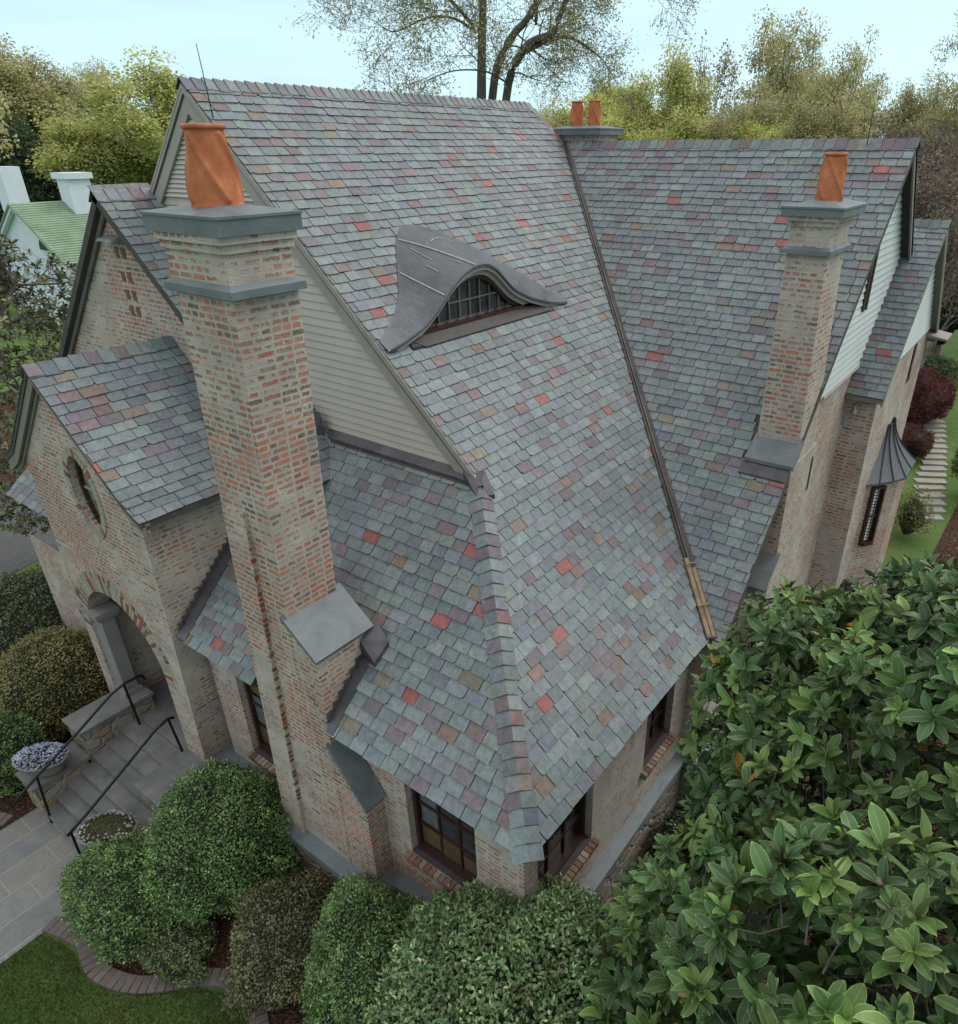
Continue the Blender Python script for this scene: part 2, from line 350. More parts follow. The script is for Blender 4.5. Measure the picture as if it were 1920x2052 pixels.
def wallpoly(mb, O, U, V, outer, holes=(), depth=0, m=0, back=None):
    """flat polygon with holes in the (U,V) plane; holes get reveals of the given depth (into the wall)"""
    O = Vector(O); U = Vector(U).normalized(); V = Vector(V).normalized(); N = U.cross(V)
    loops = [[Vector((a, b, 0)) for a, b in outer]]+[[Vector((a, b, 0)) for a, b in h] for h in holes]
    tri = tessellate_polygon(loops); pts = [p for l in loops for p in l]
    W3 = [O+U*p.x+V*p.y for p in pts]
    fs = []
    for t in tri:
        a, b, c = (pts[i] for i in t)
        if (b-a).cross(c-a).z < 0: t = (t[0], t[2], t[1])
        fs.append(t)
    mb.addvf(W3, fs, m=m)
    for h in holes:
        k = len(h)
        ar = sum(h[i][0]*h[(i+1) % k][1]-h[(i+1) % k][0]*h[i][1] for i in range(k))
        hh = h if ar > 0 else h[::-1]
        for i in range(k):
            a, b = hh[i], hh[(i+1) % k]
            A = O+U*a[0]+V*a[1]; B = O+U*b[0]+V*b[1]
            mb.face([A, B, B-N*depth, A-N*depth], m=m)
def rect(x0, x1, y0, y1): return [(x0, y0), (x1, y0), (x1, y1), (x0, y1)]
def arc(cx, cy, rx, ry, a0, a1, k=16): return [(cx+rx*math.cos(R(a0+(a1-a0)*i/k)), cy+ry*math.sin(R(a0+(a1-a0)*i/k))) for i in range(k+1)]

house = empty("brick_house")
tag(house, "large whitewashed brick house with steep slate roofs of grey, purple and red slates", "house")
def part(mb, name, mats, parent=house, **k): return mb.build(name, mats, parent, **k)

WA, HA, YG, YR, YB, HB, Y0B, XB = 6.736, 6.293, 2.321, 9.315, 9.563, 5.647, 3.955, .19
mA = HA/WA; mF = .9526; mB = HB/(YB-Y0B)
SA = math.hypot(1, mA); SF = math.hypot(1, mF); SB = math.hypot(1, mB)
TX = mF*YG/mA; TZ = mF*YG
# roof decks (solid slabs under the slates)
def slab(pts, nrm, th=.10):
    nrm = Vector(nrm).normalized(); top = [Vector(p)-nrm*.004 for p in pts]; bot = [p-nrm*th for p in top]
    return bot, top
dk = MB()
nA = (mA, 0, 1); nF = (0, -mF, 1); nB = (0, -mB, 1)
for pts, n_ in (([(0,0,0),(0,Y0B,0),(-HB/mA,YB,HB),(-WA,YR,HA),(-WA,YG,HA),(-TX,YG,TZ)], nA),
                ([(-5.55,0,0),(-4.05,0,0),(-4.05,.70,.70*mF),(-5.55,.70,.70*mF)], nF), ([(-2.71,0,0),(0,0,0),(-.70*mF/mA,.70,.70*mF),(-2.71,.70,.70*mF)], nF),
                ([(-5.55,.70,.70*mF),(-.70*mF/mA,.70,.70*mF),(-TX,YG,TZ),(-5.55,YG,TZ)], nF),
                ([(0,Y0B,0),(XB,Y0B,0),(XB,YB,HB),(-HB/mA,YB,HB)], nB)):
    b_, t_ = slab(pts, n_); dk.hexa(b_, t_)
b_, t_ = slab([(-WA,YG,HA),(-WA,YR,HA),(-WA-3.2,YR+2.5,HA-3.2*mA),(-11.6,YR,HA-4.86*mA),(-11.6,YG,HA-4.86*mA)], (-mA,0,1)); dk.hexa(b_, t_)
b_, t_ = slab([(-HB/mA,YB,HB),(XB,YB,HB),(XB,YB+5,HB-5*mB),(-9,YB+5,HB-5*mB)], (0,mB,1)); dk.hexa(b_, t_)
b_, t_ = slab([(-WA,YR,HA),(-HB/mA,YB,HB),(-4.5,YB+4,HA-4.2),(-9.5,YB+4,HA-4.2)], (0,1.0,1)); dk.hexa(b_, t_)
part(dk, "roof_deck", DECK)

# main slope facing +X
def hpA(v):
    z = v*mA/SA      # height at this v
    hp = [(0, 1, HA*SA/mA)]
    if z > TZ: hp.append((-1, 0, -YG))
    else: hp.append((-1, v and 0, -0)) if False else hp.append((-1, mA/SA/mF, 0))
    if z < HB: hp.append((1, -(mA/SA)/mB, Y0B-.05))
    else: hp.append((1, 0, 99)); hp.append((1, (YB-YR)/((HA-HB)*SA/mA), YR+(YB-YR)/((HA-HB)*SA/mA)*HA*SA/mA))
    return hp
# eyebrow dormer footprint on the slope (uv: u = y, v)
DX, DZ = -3.78, 3.53; DV = DZ*SA/mA
EYT = [(2.0,.0),(2.30,.03),(2.6,.09),(3.0,.22),(3.3,.42),(3.53,.61),(3.74,.735),(3.95,.79),(4.12,.805),(4.28,.775),(4.43,.69),(4.61,.53),(4.79,.39),(5.14,.235),(5.55,.11),(5.95,.03),(6.3,.0)]
EYY = np.linspace(2.2, 6.2, 401); EYH = np.interp(EYY, [a for a, b in EYT], [b for a, b in EYT]); EYH = np.convolve(np.pad(EYH, 16, mode='edge'), np.hanning(35)[1:-1]/np.hanning(35)[1:-1].sum(), 'valid')
EXT = [(2.3,-3.80),(2.8,-4.02),(3.09,-4.20),(3.41,-4.51),(3.68,-4.785),(3.92,-4.94),(4.1,-4.975),(4.3,-4.945),(4.52,-4.87),(4.7,-4.78),(4.9,-4.67),(5.1,-4.56),(5.5,-4.25),(5.9,-3.93),(6.2,-3.78)]
EXX = np.interp(EYY, [a for a, b in EXT], [b for a, b in EXT]); EXX = np.convolve(np.pad(EXX, 12, mode='edge'), np.hanning(27)[1:-1]/np.hanning(27)[1:-1].sum(), 'valid')
def eyeh(y):   # height of the eyebrow curve above its foot
    return float(np.interp(y, EYY, EYH))
def dhole(u, v):
    if not (2.7 < u < 5.7): return False
    return DV-.22 < v < -float(np.interp(u, EYY, EXX))*SA-.14
ms = MB()
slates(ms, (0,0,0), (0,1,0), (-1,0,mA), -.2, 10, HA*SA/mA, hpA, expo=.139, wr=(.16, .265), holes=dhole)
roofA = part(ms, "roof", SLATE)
tag(roofA, "main slate slope with the eyebrow window")
# front skirt facing -Y : u = +x from -5.5
ms = MB()
def hpF(v):
    return [(-1, 0, 5.47), (1, (mF/SF)/mA, 0), (0, 1, YG*SF-.10)]
def chole(u, v): return (-3.95 < u < -2.74 and v < 1.12) or (-3.95 < u < -2.80 and v < .6)
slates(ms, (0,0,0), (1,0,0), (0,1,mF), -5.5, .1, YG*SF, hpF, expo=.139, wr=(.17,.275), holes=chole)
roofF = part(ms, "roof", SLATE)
# B slope
ms = MB()
def hpB(v):
    return [(1, 0, XB), (-1, -(mB/SB)/mA, -.07), (0, 1, (YB-Y0B)*SB)]
def c2hole(u, v):
    y = Y0B+v/SB; return -.40 < u and 5.72 < y < 6.62
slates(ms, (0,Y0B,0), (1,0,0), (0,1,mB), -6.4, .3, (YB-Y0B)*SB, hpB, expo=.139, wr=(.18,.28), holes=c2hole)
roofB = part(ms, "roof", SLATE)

# caps: hip, main ridge, back hip, B ridge
hipd = Vector((-TX, YG, TZ)); Dh = hipd.normalized()
def perp(v, d): v = Vector(v); d = Vector(d).normalized(); return (v-d*v.dot(d)).normalized()
wA = perp((0, 1, 0), Dh); wF = perp((-1, 0, 0), Dh)
mc = MB(); caps(mc, (0, 0, .0), hipd, wA, wF, step=.15, wd=.155); part(mc, "hip_cap", SLATE, roofA)
mc = MB(); caps(mc, (-WA, YG-.03, HA+.01), (-WA, YR, HA+.01), (1, 0, -mA), (-1, 0, -mA), step=.15, wd=.16, lift=.03)
bh = Vector((-HB/mA, YB, HB))-Vector((-WA, YR, HA)); Db = bh.normalized()
caps(mc, (-WA, YR, HA+.01), (-HB/mA, YB, HB), perp((1, -.6, -1), Db), perp((0, 1, -1), Db), step=.15, wd=.12)
part(mc, "ridge_cap", SLATE, roofA)
mc = MB(); caps(mc, (XB+.02, YB, HB+.01), (-HB/mA+.05, YB, HB+.01), (0, -1, -mB), (0, 1, -mB), step=.17, wd=.17); part(mc, "ridge_cap", SLATE, roofB)
# valley flashing
va = Vector((.03, Y0B-.02, -.01)); vb = Vector((-HB/mA, YB, HB)); Dv = (vb-va).normalized()
w1 = perp((0, -1, 0), Dv); w2 = perp((1, 0, 0), Dv)
mv = MB()
for w_, s_ in ((w1, 1), (w2, 1)):
    up = Vector((.35, -.35, 1)).normalized()
    mv.hexa([va+up*.0, va+w_*.075+up*.02, vb+w_*.055+up*.02, vb+up*.0], [va+up*.032, va+w_*.075+up*.036, vb+w_*.055+up*.036, vb+up*.032])
mv.bar(va+up*.045, vb+up*.045, .018, .03, up)
part(mv, "valley_flashing", COPPER, roofA)
mv = MB()   # bare copper end of the valley
mv.bar(va+Dv*.02+up*.040+w1*.045, va+Dv*1.15+up*.040+w1*.045, .06, .012, up); mv.bar(va+Dv*.02+up*.040+w2*.045, va+Dv*1.0+up*.040+w2*.045, .06, .012, up)
for t in (.45, 1.05): mv.bar(va+Dv*t+up*.062-(w1+w2)*.0+w1*.09, va+Dv*t+up*.062+w2*.09, .02, .006, up)
part(mv, "valley_trough", simple("ochre_stained_copper", (.20, .13, .065), .6, .1, .35, 9, base2=(.27,.19,.10)), roofA)

# ---------------- gable of the main roof (siding, rake boards)
def boards(mb, O, U, u0, u1, z0, z1, hpf, step, th):
    O = Vector(O); U = Vector(U).normalized(); V = Vector((0, 0, 1)); N = U.cross(V); z = z0
    while z < z1:
        q = clip(rect(u0, u1, z, z+step+.004), hpf)
        if q:
            f = lambda a: O+U*a[0]+V*a[1]+N*(th*(1-(a[1]-z)/step)+.001)
            top = [f(a) for a in q]; bt = [p-N*.02 for p in top]; mb.face(top)
            for i in range(len(q)): mb.face([bt[i], bt[(i+1) % len(q)], top[(i+1) % len(q)], top[i]])
        z += step
yw = YG+.07
gb = MB()
boards(gb, (0, yw, 0), (1, 0, 0), -12, -2, TZ-.04, HA, [(mA, 1, -.10), (-mA, 1, HA*2-.10)], .098, .016)
part(gb, "siding", SIDING)
gl = MB()
boards(gl, (0, yw-.01, 0), (1, 0, 0), -12, -2, 5.02, HA, [(mA, 1, -.28), (-mA, 1, HA*2-.28)], .056, .03)
part(gl, "gable_louvre", SIDING)
def rake(mb, A, B, d, w=.17, t=.05, N=(0, -1, 0)):   # barge board under the roof edge; d = direction into the wall face
    A = Vector(A); B = Vector(B); N = Vector(N); dn = Vector(d).normalized()
    mb.hexa([A+dn*w, A+dn*w+N*t, B+dn*w+N*t, B+dn*w], [A, A+N*t, B+N*t, B])
rk = MB()
G = Vector((-WA, YG, HA))
for sx in (1, -1):
    e = Vector((-TX+.02, YG, TZ-.0)) if sx == 1 else Vector((-WA-5.2, YG, HA-5.2*mA))
    dn = Vector((-sx*mA*.35, 0, -1))
    A = Vector((G.x, yw-.03, G.z-.03)); B = Vector((e.x, yw-.03, e.z-.03))
    rake(rk, A, B, (0, 0, -1), .30, .035)            # frieze board flat on the wall
    rake(rk, A+Vector((0, -.035, .015)), B+Vector((0, -.035, .015)), (0, 0, -1), .10, .02)   # barge board
    rk.hexa([A+Vector((0,-.06,-.03)), A+Vector((0,.0,-.03)), B+Vector((0,.0,-.03)), B+Vector((0,-.06,-.03))], [A+Vector((0,-.06,.0)), A, B, B+Vector((0,-.06,.0))])
part(rk, "rake_board", TRIML)
# flashing band between skirt and siding
fl = MB()
for x0, x1 in ((-5.5, -2.36),):
    y0, z0 = YG-.05, TZ-.05*mF
    fl.hexa([(x0, y0, z0+.01), (x1+.10, y0, z0+.01), (x1-.05, yw, TZ+.02), (x0, yw, TZ+.02)], [(x0, y0, z0+.04), (x1+.10, y0, z0+.04), (x1-.05, yw-.02, TZ+.07), (x0, yw-.02, TZ+.07)])
fl.hexa([(-2.36+.08,YG-.16,TZ-.17),(-2.16,YG+.02,TZ-.20),(-2.36,YG+.1,TZ+.0),(-2.58,YG-.03,TZ-.02)],[(-2.36+.08,YG-.16,TZ-.10),(-2.16,YG+.02,TZ-.12),(-2.36,YG+.1,TZ+.10),(-2.58,YG-.03,TZ+.08)])
fl.hexa([(-5.3,1.95,1.86),(-5.02,1.90,1.82),(-4.93,2.25,2.12),(-5.35,2.25,2.12)],[(-5.2,2.0,1.98),(-5.06,1.94,1.92),(-4.98,2.25,2.5),(-5.35,2.25,2.6)])
part(fl, "step_flashing", DKMETAL)

# ---------------- middle gable (brick) with its own roof
XM, ZM, YM = -8.03, 5.075, 1.57
mM = .93; SM = math.hypot(1, mM)
wl = MB()
wallpoly(wl, (0, YM+.14, 0), (1, 0, 0), (0, 0, 1), [(XM, ZM-.08), (-12.4, ZM-.08-(XM+12.4)*mM), (-12.4, -3.3), (-4.75, -3.3), (-4.75, ZM-.08-(-4.75-XM)*mM)])
part(wl, "wall", BRICK)
ms = MB()
def hpM(v): return [(-1, 0, -YM), (1, 0, YG+.05)]
LM = 3.5*SM
O_ = Vector((XM+3.5, 0, ZM-3.5*mM))
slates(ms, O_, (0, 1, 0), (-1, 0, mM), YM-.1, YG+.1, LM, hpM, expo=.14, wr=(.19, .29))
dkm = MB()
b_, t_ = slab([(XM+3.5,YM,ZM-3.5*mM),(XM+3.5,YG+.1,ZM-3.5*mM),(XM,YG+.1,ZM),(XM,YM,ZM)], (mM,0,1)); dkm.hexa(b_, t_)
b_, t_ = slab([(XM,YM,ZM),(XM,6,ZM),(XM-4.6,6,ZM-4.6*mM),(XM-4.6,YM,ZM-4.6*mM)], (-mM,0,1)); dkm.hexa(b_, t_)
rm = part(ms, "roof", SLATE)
part(dkm, "roof_deck", DECK, rm)
mc = MB(); caps(mc, (XM, YM-.02, ZM+.01), (XM, YG+.05, ZM+.01), (1, 0, -mM), (-1, 0, -mM), step=.16, wd=.17); part(mc, "ridge_cap", SLATE, rm)
rk = MB()
for sx in (1, -1):
    A = Vector((XM, YM+.11, ZM-.02)); B = Vector((XM+sx*4.3, YM+.11, ZM-.02-4.3*mM))
    if sx == 1: B = Vector((XM+3.4, YM+.11, ZM-.02-3.4*mM))
    rake(rk, A, B, (0, 0, -1), .20, .03); rake(rk, A+Vector((0, -.07, .01)), B+Vector((0, -.07, .01)), (0, 0, -1), .11, .03)
    rk.hexa([A+Vector((0,-.10,-.03)), A+Vector((0,.0,-.03)), B+Vector((0,.0,-.03)), B+Vector((0,-.10,-.03))], [A+Vector((0,-.10,.0)), A, B, B+Vector((0,-.10,.0))])
part(rk, "rake_board", TRIM, rm)
# pigeon-hole vents in the middle gable: boxes coloured dark as the shade of recesses, brick between, little shelf above
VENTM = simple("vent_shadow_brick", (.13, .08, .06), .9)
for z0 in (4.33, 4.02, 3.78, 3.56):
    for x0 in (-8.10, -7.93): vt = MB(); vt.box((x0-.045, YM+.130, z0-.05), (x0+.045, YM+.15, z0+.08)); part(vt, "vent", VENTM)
vt = MB(); vt.hexa([(-8.22, YM-.04, 4.50), (-7.82, YM-.04, 4.50), (-7.80, YM+.14, 4.50), (-8.24, YM+.14, 4.50)], [(-8.2, YM-.02, 4.53), (-7.84, YM-.02, 4.53), (-7.84, YM+.14, 4.57), (-8.2, YM+.14, 4.57)]); part(vt, "vent_hood", LEADCAP)

# ---------------- porch wing
XP, ZP, YP = -7.197, 3.305, -.12
pw = MB()
z_e = 1.72
# front wall with arch and round window
pts_ = [(-8.66, -3.3), (-5.84, -3.3), (-5.80, -2.25), (-5.60, z_e), (-5.75, 1.90), (XP, ZP-.06), (-8.62, 1.98), (-8.52, 1.70)]
aw = arc(-7.3, -1.05, 1.05, 1.08, 0, 180, 22)
arch = [(-8.33, -3.28), (-6.32, -3.28)]+[(-6.27, -2.2)]+aw+[(-8.36, -2.2)]
ocx, ocz, orx, orz = -6.92, 1.72, .30, .52
oc_ = arc(ocx, ocz, orx, orz, 0, 345, 23)
wallpoly(pw, (0, -.03, 0), (1, 0, 0), (0, 0, 1), pts_, [oc_], depth=.16) if False else None
arch2 = [(-8.33, -2.9), (-6.32, -2.9), (-6.27, -2.2)]+aw[1:-1]+[(-8.36, -2.2)]
wallpoly(pw, (0, -.03, 0), (1, 0, 0), (0, 0, 1), pts_, [oc_, arch2], depth=.30)
# side walls
pw.face([(-5.84, -.03, -3.3), (-5.84, 1.75, -3.3), (-5.60, 1.75, z_e+.1), (-5.60, -.03, z_e+.1)])
pw.face([(-8.66, 1.75, -3.3), (-8.66, -.03, -3.3), (-8.52, -.03, z_e+.1), (-8.52, 1.75, z_e+.1)])
# inner faces: back wall (warm brick) and inner right wall seen through the arch
pw.face([(-8.5, 1.70, -3.3), (-5.9, 1.70, -3.3), (-5.9, 1.70, .6), (-8.5, 1.70, .6)])
pw.face([(-8.36, .27, -2.9), (-8.36, 1.7, -2.9), (-8.36, 1.7, .6), (-8.36, .27, .6)])
pw.face([(-6.3, 1.7, -2.9), (-6.3, .27, -2.9), (-6.3, .27, .6), (-6.3, 1.7, .6)])
pw.face([(-8.5, .27, .35), (-5.9, .27, .35), (-5.9, 1.7, .35), (-8.5, 1.7, .35)])
porch = part(pw, "porch_wall", BRICK)
# brick arch rings (slightly proud soldier courses)
def ring(mb, cx, cy, rx, ry, w, a0, a1, k, y0, y1, mcol=None):
    for i in range(k):
        t0 = a0+(a1-a0)*(i+.08)/k; t1 = a0+(a1-a0)*(i+.92)/k
        P = lambda t, e: (cx+(rx+e)*math.cos(R(t)), cy+(ry+e)*math.sin(R(t)))
        q = [P(t0, 0), P(t0, w), P(t1, w), P(t1, 0)]
        c = mcol(i) if mcol else (1, 1, 1)
        mb.addvf([(x, y0, z) for x, z in q]+[(x, y1, z) for x, z in q], [(0,1,2,3),(7,6,5,4),(0,4,5,1),(1,5,6,2),(2,6,7,3),(3,7,4,0)], c)
BRK1 = simple("single_bricks", (1, 1, 1), .9, 0, .25, 25, base2=(1, 1, 1), use_col=True)
def bcolr(p=.5):
    def f(i):
        r = rng.random(); k = rng.uniform(.8, 1.15)
        c = (.34, .31, .255) if r < p else rng.choice([(.30, .10, .055), (.24, .08, .05), (.20, .11, .07), (.13, .075, .055)])
        return tuple(x*k for x in c)
    return f
ag = MB(); ring(ag, -7.3, -1.05, 1.05, 1.08, .21, 0, 180, 58, -.036, 0.27, bcolr(.72)); ring(ag, -7.3, -1.05, 1.27, 1.30, .10, 5, 175, 60, -.034, .0, bcolr(.75)); part(ag, "arch_bricks", BRK1, porch); ag = MB()
ring(ag, ocx, ocz, orx, orz, .11, 0, 360, 46, -.042, .1, bcolr(.75)); part(ag, "oval_window_surround", BRK1, porch)
# oval window: frame ring, glass and muntins
ow = MB(); ring(ow, ocx, ocz, orx-.06, orz-.06, .06, 0, 361, 30, .05, .12); 
ovw = part(ow, "oval_window", WOODD)
og = MB(); og.face([(x, .10, z) for x, z in arc(ocx, ocz, orx-.01, orz-.01, 0, 345, 23)]); part(og, "pane", glass_mat("porch_glass", (.16, .155, .13)), ovw)
om = MB(); om.bar((ocx-orx, .085, ocz), (ocx+orx, .085, ocz), .02, .03); om.bar((ocx, .085, ocz-orz), (ocx, .085, ocz+orz), .02, .03, up=(1, 0, 0)); part(om, "muntin", TRIML, ovw)
# stone pilaster and side arch inside the porch
pl = MB(); pl.box((-8.33, -.0, -2.25), (-8.02, .20, -.72)); pl.box((-8.36, -.05, -.72), (-7.97, .25, -.66)); pl.box((-8.38, -.08, -.66), (-7.94, .27, -.58)); pl.box((-8.36, -.04, -2.25), (-7.98, .24, -2.12))
part(pl, "pilaster", simple("grey_stone_pilaster", (.20, .19, .185), .85, 0, .15, 3), porch)
fl = MB(); fl.box((-8.4, -.03, -3.2), (-6.25, 1.7, -2.5)); part(fl, "porch_floor", STONEG, porch)
# porch roof: steep upper patch, kicked lower patch
pr = MB(); sl1 = (ZP-1.974)/1.447; S_1 = math.hypot(1, sl1); sl2 = .54; S_2 = math.hypot(1, sl2)
hpP = lambda v: [(-1, 0, .13), (1, 0, YM+.16)]
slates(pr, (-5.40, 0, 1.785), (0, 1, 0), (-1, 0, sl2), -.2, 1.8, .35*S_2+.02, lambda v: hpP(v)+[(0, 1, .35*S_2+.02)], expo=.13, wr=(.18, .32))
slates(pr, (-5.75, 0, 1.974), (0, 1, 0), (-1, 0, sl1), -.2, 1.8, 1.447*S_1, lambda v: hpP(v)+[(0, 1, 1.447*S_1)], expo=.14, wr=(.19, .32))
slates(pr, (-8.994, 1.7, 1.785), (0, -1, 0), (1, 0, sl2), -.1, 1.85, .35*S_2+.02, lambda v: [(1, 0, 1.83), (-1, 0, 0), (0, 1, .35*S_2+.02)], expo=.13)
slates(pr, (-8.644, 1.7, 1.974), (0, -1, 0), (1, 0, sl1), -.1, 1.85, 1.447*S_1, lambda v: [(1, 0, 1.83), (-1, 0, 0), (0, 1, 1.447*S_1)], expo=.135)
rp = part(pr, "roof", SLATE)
pd = MB()
for sx in (1, -1):
    X = lambda d: XP+sx*d
    prof = [(0, ZP), (1.447, 1.974), (1.797, 1.785)]
    for (d0, z0), (d1, z1) in zip(prof, prof[1:]):
        a = [(X(d0), YP, z0-.005), (X(d0), YM+.16, z0-.005), (X(d1), YM+.16, z1-.005), (X(d1), YP, z1-.005)]
        if sx == 1: a = a[::-1]
        pd.hexa([(p[0], p[1], p[2]-.07) for p in a], a)
part(pd, "roof_deck", DECK, rp)
mc = MB(); caps(mc, (XP, YP-.02, ZP+.01), (XP, YM+.14, ZP+.01), (1, 0, -sl1), (-1, 0, -sl1), step=.17, wd=.17); part(mc, "ridge_cap", SLATE, rp)
rk = MB()
prof = [(0, ZP), (1.447, 1.974), (1.62, 1.87), (1.80, 1.775)]
for sx in (1, -1):
    for (d0, z0), (d1, z1) in zip(prof, prof[1:]):
        A = Vector((XP+sx*d0, -.07, z0-.02)); B = Vector((XP+sx*d1, -.07, z1-.02))
        rake(rk, A, B, (0, 0, -1), .20 if sx < 0 else .15, .035)
        A2, B2 = A+Vector((0, .04, -.10)), B+Vector((0, .04, -.10)); rake(rk, A2, B2, (0, 0, -1), .16, .03)
        rk.hexa([A+Vector((0,-.03,-.02)), A+Vector((0,.06,-.02)), B+Vector((0,.06,-.02)), B+Vector((0,-.03,-.02))], [A+Vector((0,-.03,.0)), A+Vector((0,.06,0)), B+Vector((0,.06,0)), B+Vector((0,-.03,.0))])
part(rk, "rake_board", TRIM, rp)
# stepped flashing along the porch side where the skirt meets it
sf = MB()
for i in range(14):
    y = .06+i*.075
    if y > 1.0: break
    z = mF*y; sf.box((-5.64, y, z-.02), (-5.60+ .0, y+.085, z+.13))
sf.hexa([(-5.62, 0.0, .0), (-5.44, 0, 0.0), (-5.44, 1.5, 1.5*mF), (-5.62, 1.5, 1.5*mF)], [(-5.62, 0.0, .035), (-5.44, 0, .035), (-5.44, 1.5, 1.5*mF+.035), (-5.62, 1.5, 1.5*mF+.035)])
part(sf, "step_flashing", DKMETAL)
# slate eave seen beyond the porch on the far left
ms = MB(); slates(ms, (-11.45, .38, .3), (1, 0, 0), (0, 1, .8), 0, 3.2, 1.6, lambda v: [(-1, 0, 0), (1, 0, 2.9), (0, 1, .9)])
b_, t_ = slab([(-11.45,.38,.3),(-8.55,.38,.3),(-8.55,1.08,.86),(-11.45,1.08,.86)], (0,-.8,1)); ms.hexa(b_, t_, (.06, .055, .05))
part(ms, "roof", SLATE)
wl = MB(); wallpoly(wl, (0, .35, 0), (1, 0, 0), (0, 0, 1), [(-11.0, -3.3), (-8.5, -3.3), (-8.5, -.3), (-11.0, -.3)]); part(wl, "wall", BRICK)

# ---------------- main walls under the eaves
YW, XW = .32, -.30
wins_front = [(-5.04, -4.30, -1.90, -.25), (-1.93, -.93, -1.66, -.16)]
wins_right = [(.55, 1.64, -1.62, -.16), (2.93, 3.72, -1.62, -.16)]
wl = MB()
wallpoly(wl, (0, YW, 0), (1, 0, 0), (0, 0, 1), rect(-5.62, XW, -2.30, .02), [rect(*w) for w in wins_front], depth=.20)
wallpoly(wl, (XW, 0, 0), (0, 1, 0), (0, 0, 1), rect(YW, 4.15, -2.30, .02), [rect(*w) for w in wins_right], depth=.20)
wl.face([(XW, 4.15, -2.3), (-.02, 4.15, -2.3), (-.02, 4.15, .1), (XW, 4.15, .1)])
wallpoly(wl, (-.02, 0, 0), (0, 1, 0), (0, 0, 1), [(4.15, -2.3), (9.3, -2.3), (9.3, 2.3), (6.3, 2.2), (4.15, .05)], [rect(4.75, 5.15, -1.55, .2)], depth=.15)
part(wl, "wall", BRICK)
# brick sills and flat arches, bluestone water table, fieldstone base
sb = MB(); 
def sillrow(a, b, z, axis):
    sb = MB()
    nk = int(abs(b-a)/.072)
    for i in range(nk):
        t0 = a+(b-a)*(i+.09)/nk; t1 = a+(b-a)*(i+.91)/nk; c = rng.choice([(.26, .19, .14), (.24, .14, .10), (.31, .26, .20), (.20, .10, .075)]); k = rng.uniform(.7, 1.15); c = tuple(x*k for x in c)
        if axis == 'x': sb.hexa([(t0, YW-.075, z-.12), (t1, YW-.075, z-.12), (t1, YW+.1, z-.12), (t0, YW+.1, z-.12)], [(t0, YW-.085, z-.035), (t1, YW-.085, z-.035), (t1, YW+.1, z), (t0, YW+.1, z)], c)
        else: sb.hexa([(XW-.1, t0, z-.12), (XW+.075, t0, z-.12), (XW+.075, t1, z-.12), (XW-.1, t1, z-.12)], [(XW-.1, t0, z), (XW+.085, t0, z-.035), (XW+.085, t1, z-.035), (XW-.1, t1, z)], c)
    if axis == 'x': sb.box((a, YW-.072, z-.115), (b, YW+.1, z-.045), (.3, .27, .23))
    else: sb.box((XW-.1, a, z-.115), (XW+.07, b, z-.045), (.3, .27, .23))
    part(sb, 'brick_sill', BRK1)
for x0, x1, z0, z1 in wins_front: sillrow(x0-.06, x1+.06, z0, 'x')
for x0, x1, z0, z1 in wins_right: sillrow(x0-.06, x1+.06, z0, 'y')
CY0 = .046        # front face of the big chimney
wt = MB()
def ledge(p, q, n, zt=-2.24, w=.16):   # bevelled bluestone course along p-q; n = outward
    p = Vector((*p, 0)); q = Vector((*q, 0)); n = Vector((*n, 0))
    wt.hexa([p+Vector((0,0,zt-.14))-n*.05, p+n*w+Vector((0,0,zt-.14)), q+n*w+Vector((0,0,zt-.14)), q-n*.05+Vector((0,0,zt-.14))],
            [p+Vector((0,0,zt))-n*.05, p+n*(w-.005)+Vector((0,0,zt-.07)), q+n*(w-.005)+Vector((0,0,zt-.07)), q-n*.05+Vector((0,0,zt))])
ledge((-5.86, YW), (-4.0, YW), (0, -1)); ledge((-2.2, YW), (XW+.14, YW), (0, -1)); ledge((XW, YW-.14), (XW, 4.15), (1, 0)); ledge((-.02, 4.0), (-.02, 5.2), (1, 0)); ledge((-.3, 4.15), (.12, 4.15), (0, -1))
ledge((-4.10, CY0), (-2.12, CY0), (0, -1), w=.17); ledge((-2.28, CY0-.15), (-2.28, YW), (1, 0)); ledge((-4.02, YW), (-4.02, CY0-.15), (-1, 0))
ledge((-5.84, .0), (-5.84, YW), (1, 0))
part(wt, "water_table", LEADCAP)
fs = MB()
for a, b in (((-5.84, YW-.10), (-4.0, 1.0)), ((-2.3, YW-.10), (XW+.10, 1.0)), ((XW-1, YW-.095), (XW+.105, 4.2)), ((-.6, 4.05), (.08, 5.3)), ((-4.08, CY0-.12), (-2.2, .6)), ((-6.25, 0.02), (-5.80, .8))):
    fs.box((a[0], a[1], GZ-.2), (b[0], b[1], -2.36))
part(fs, "foundation", FIELD)

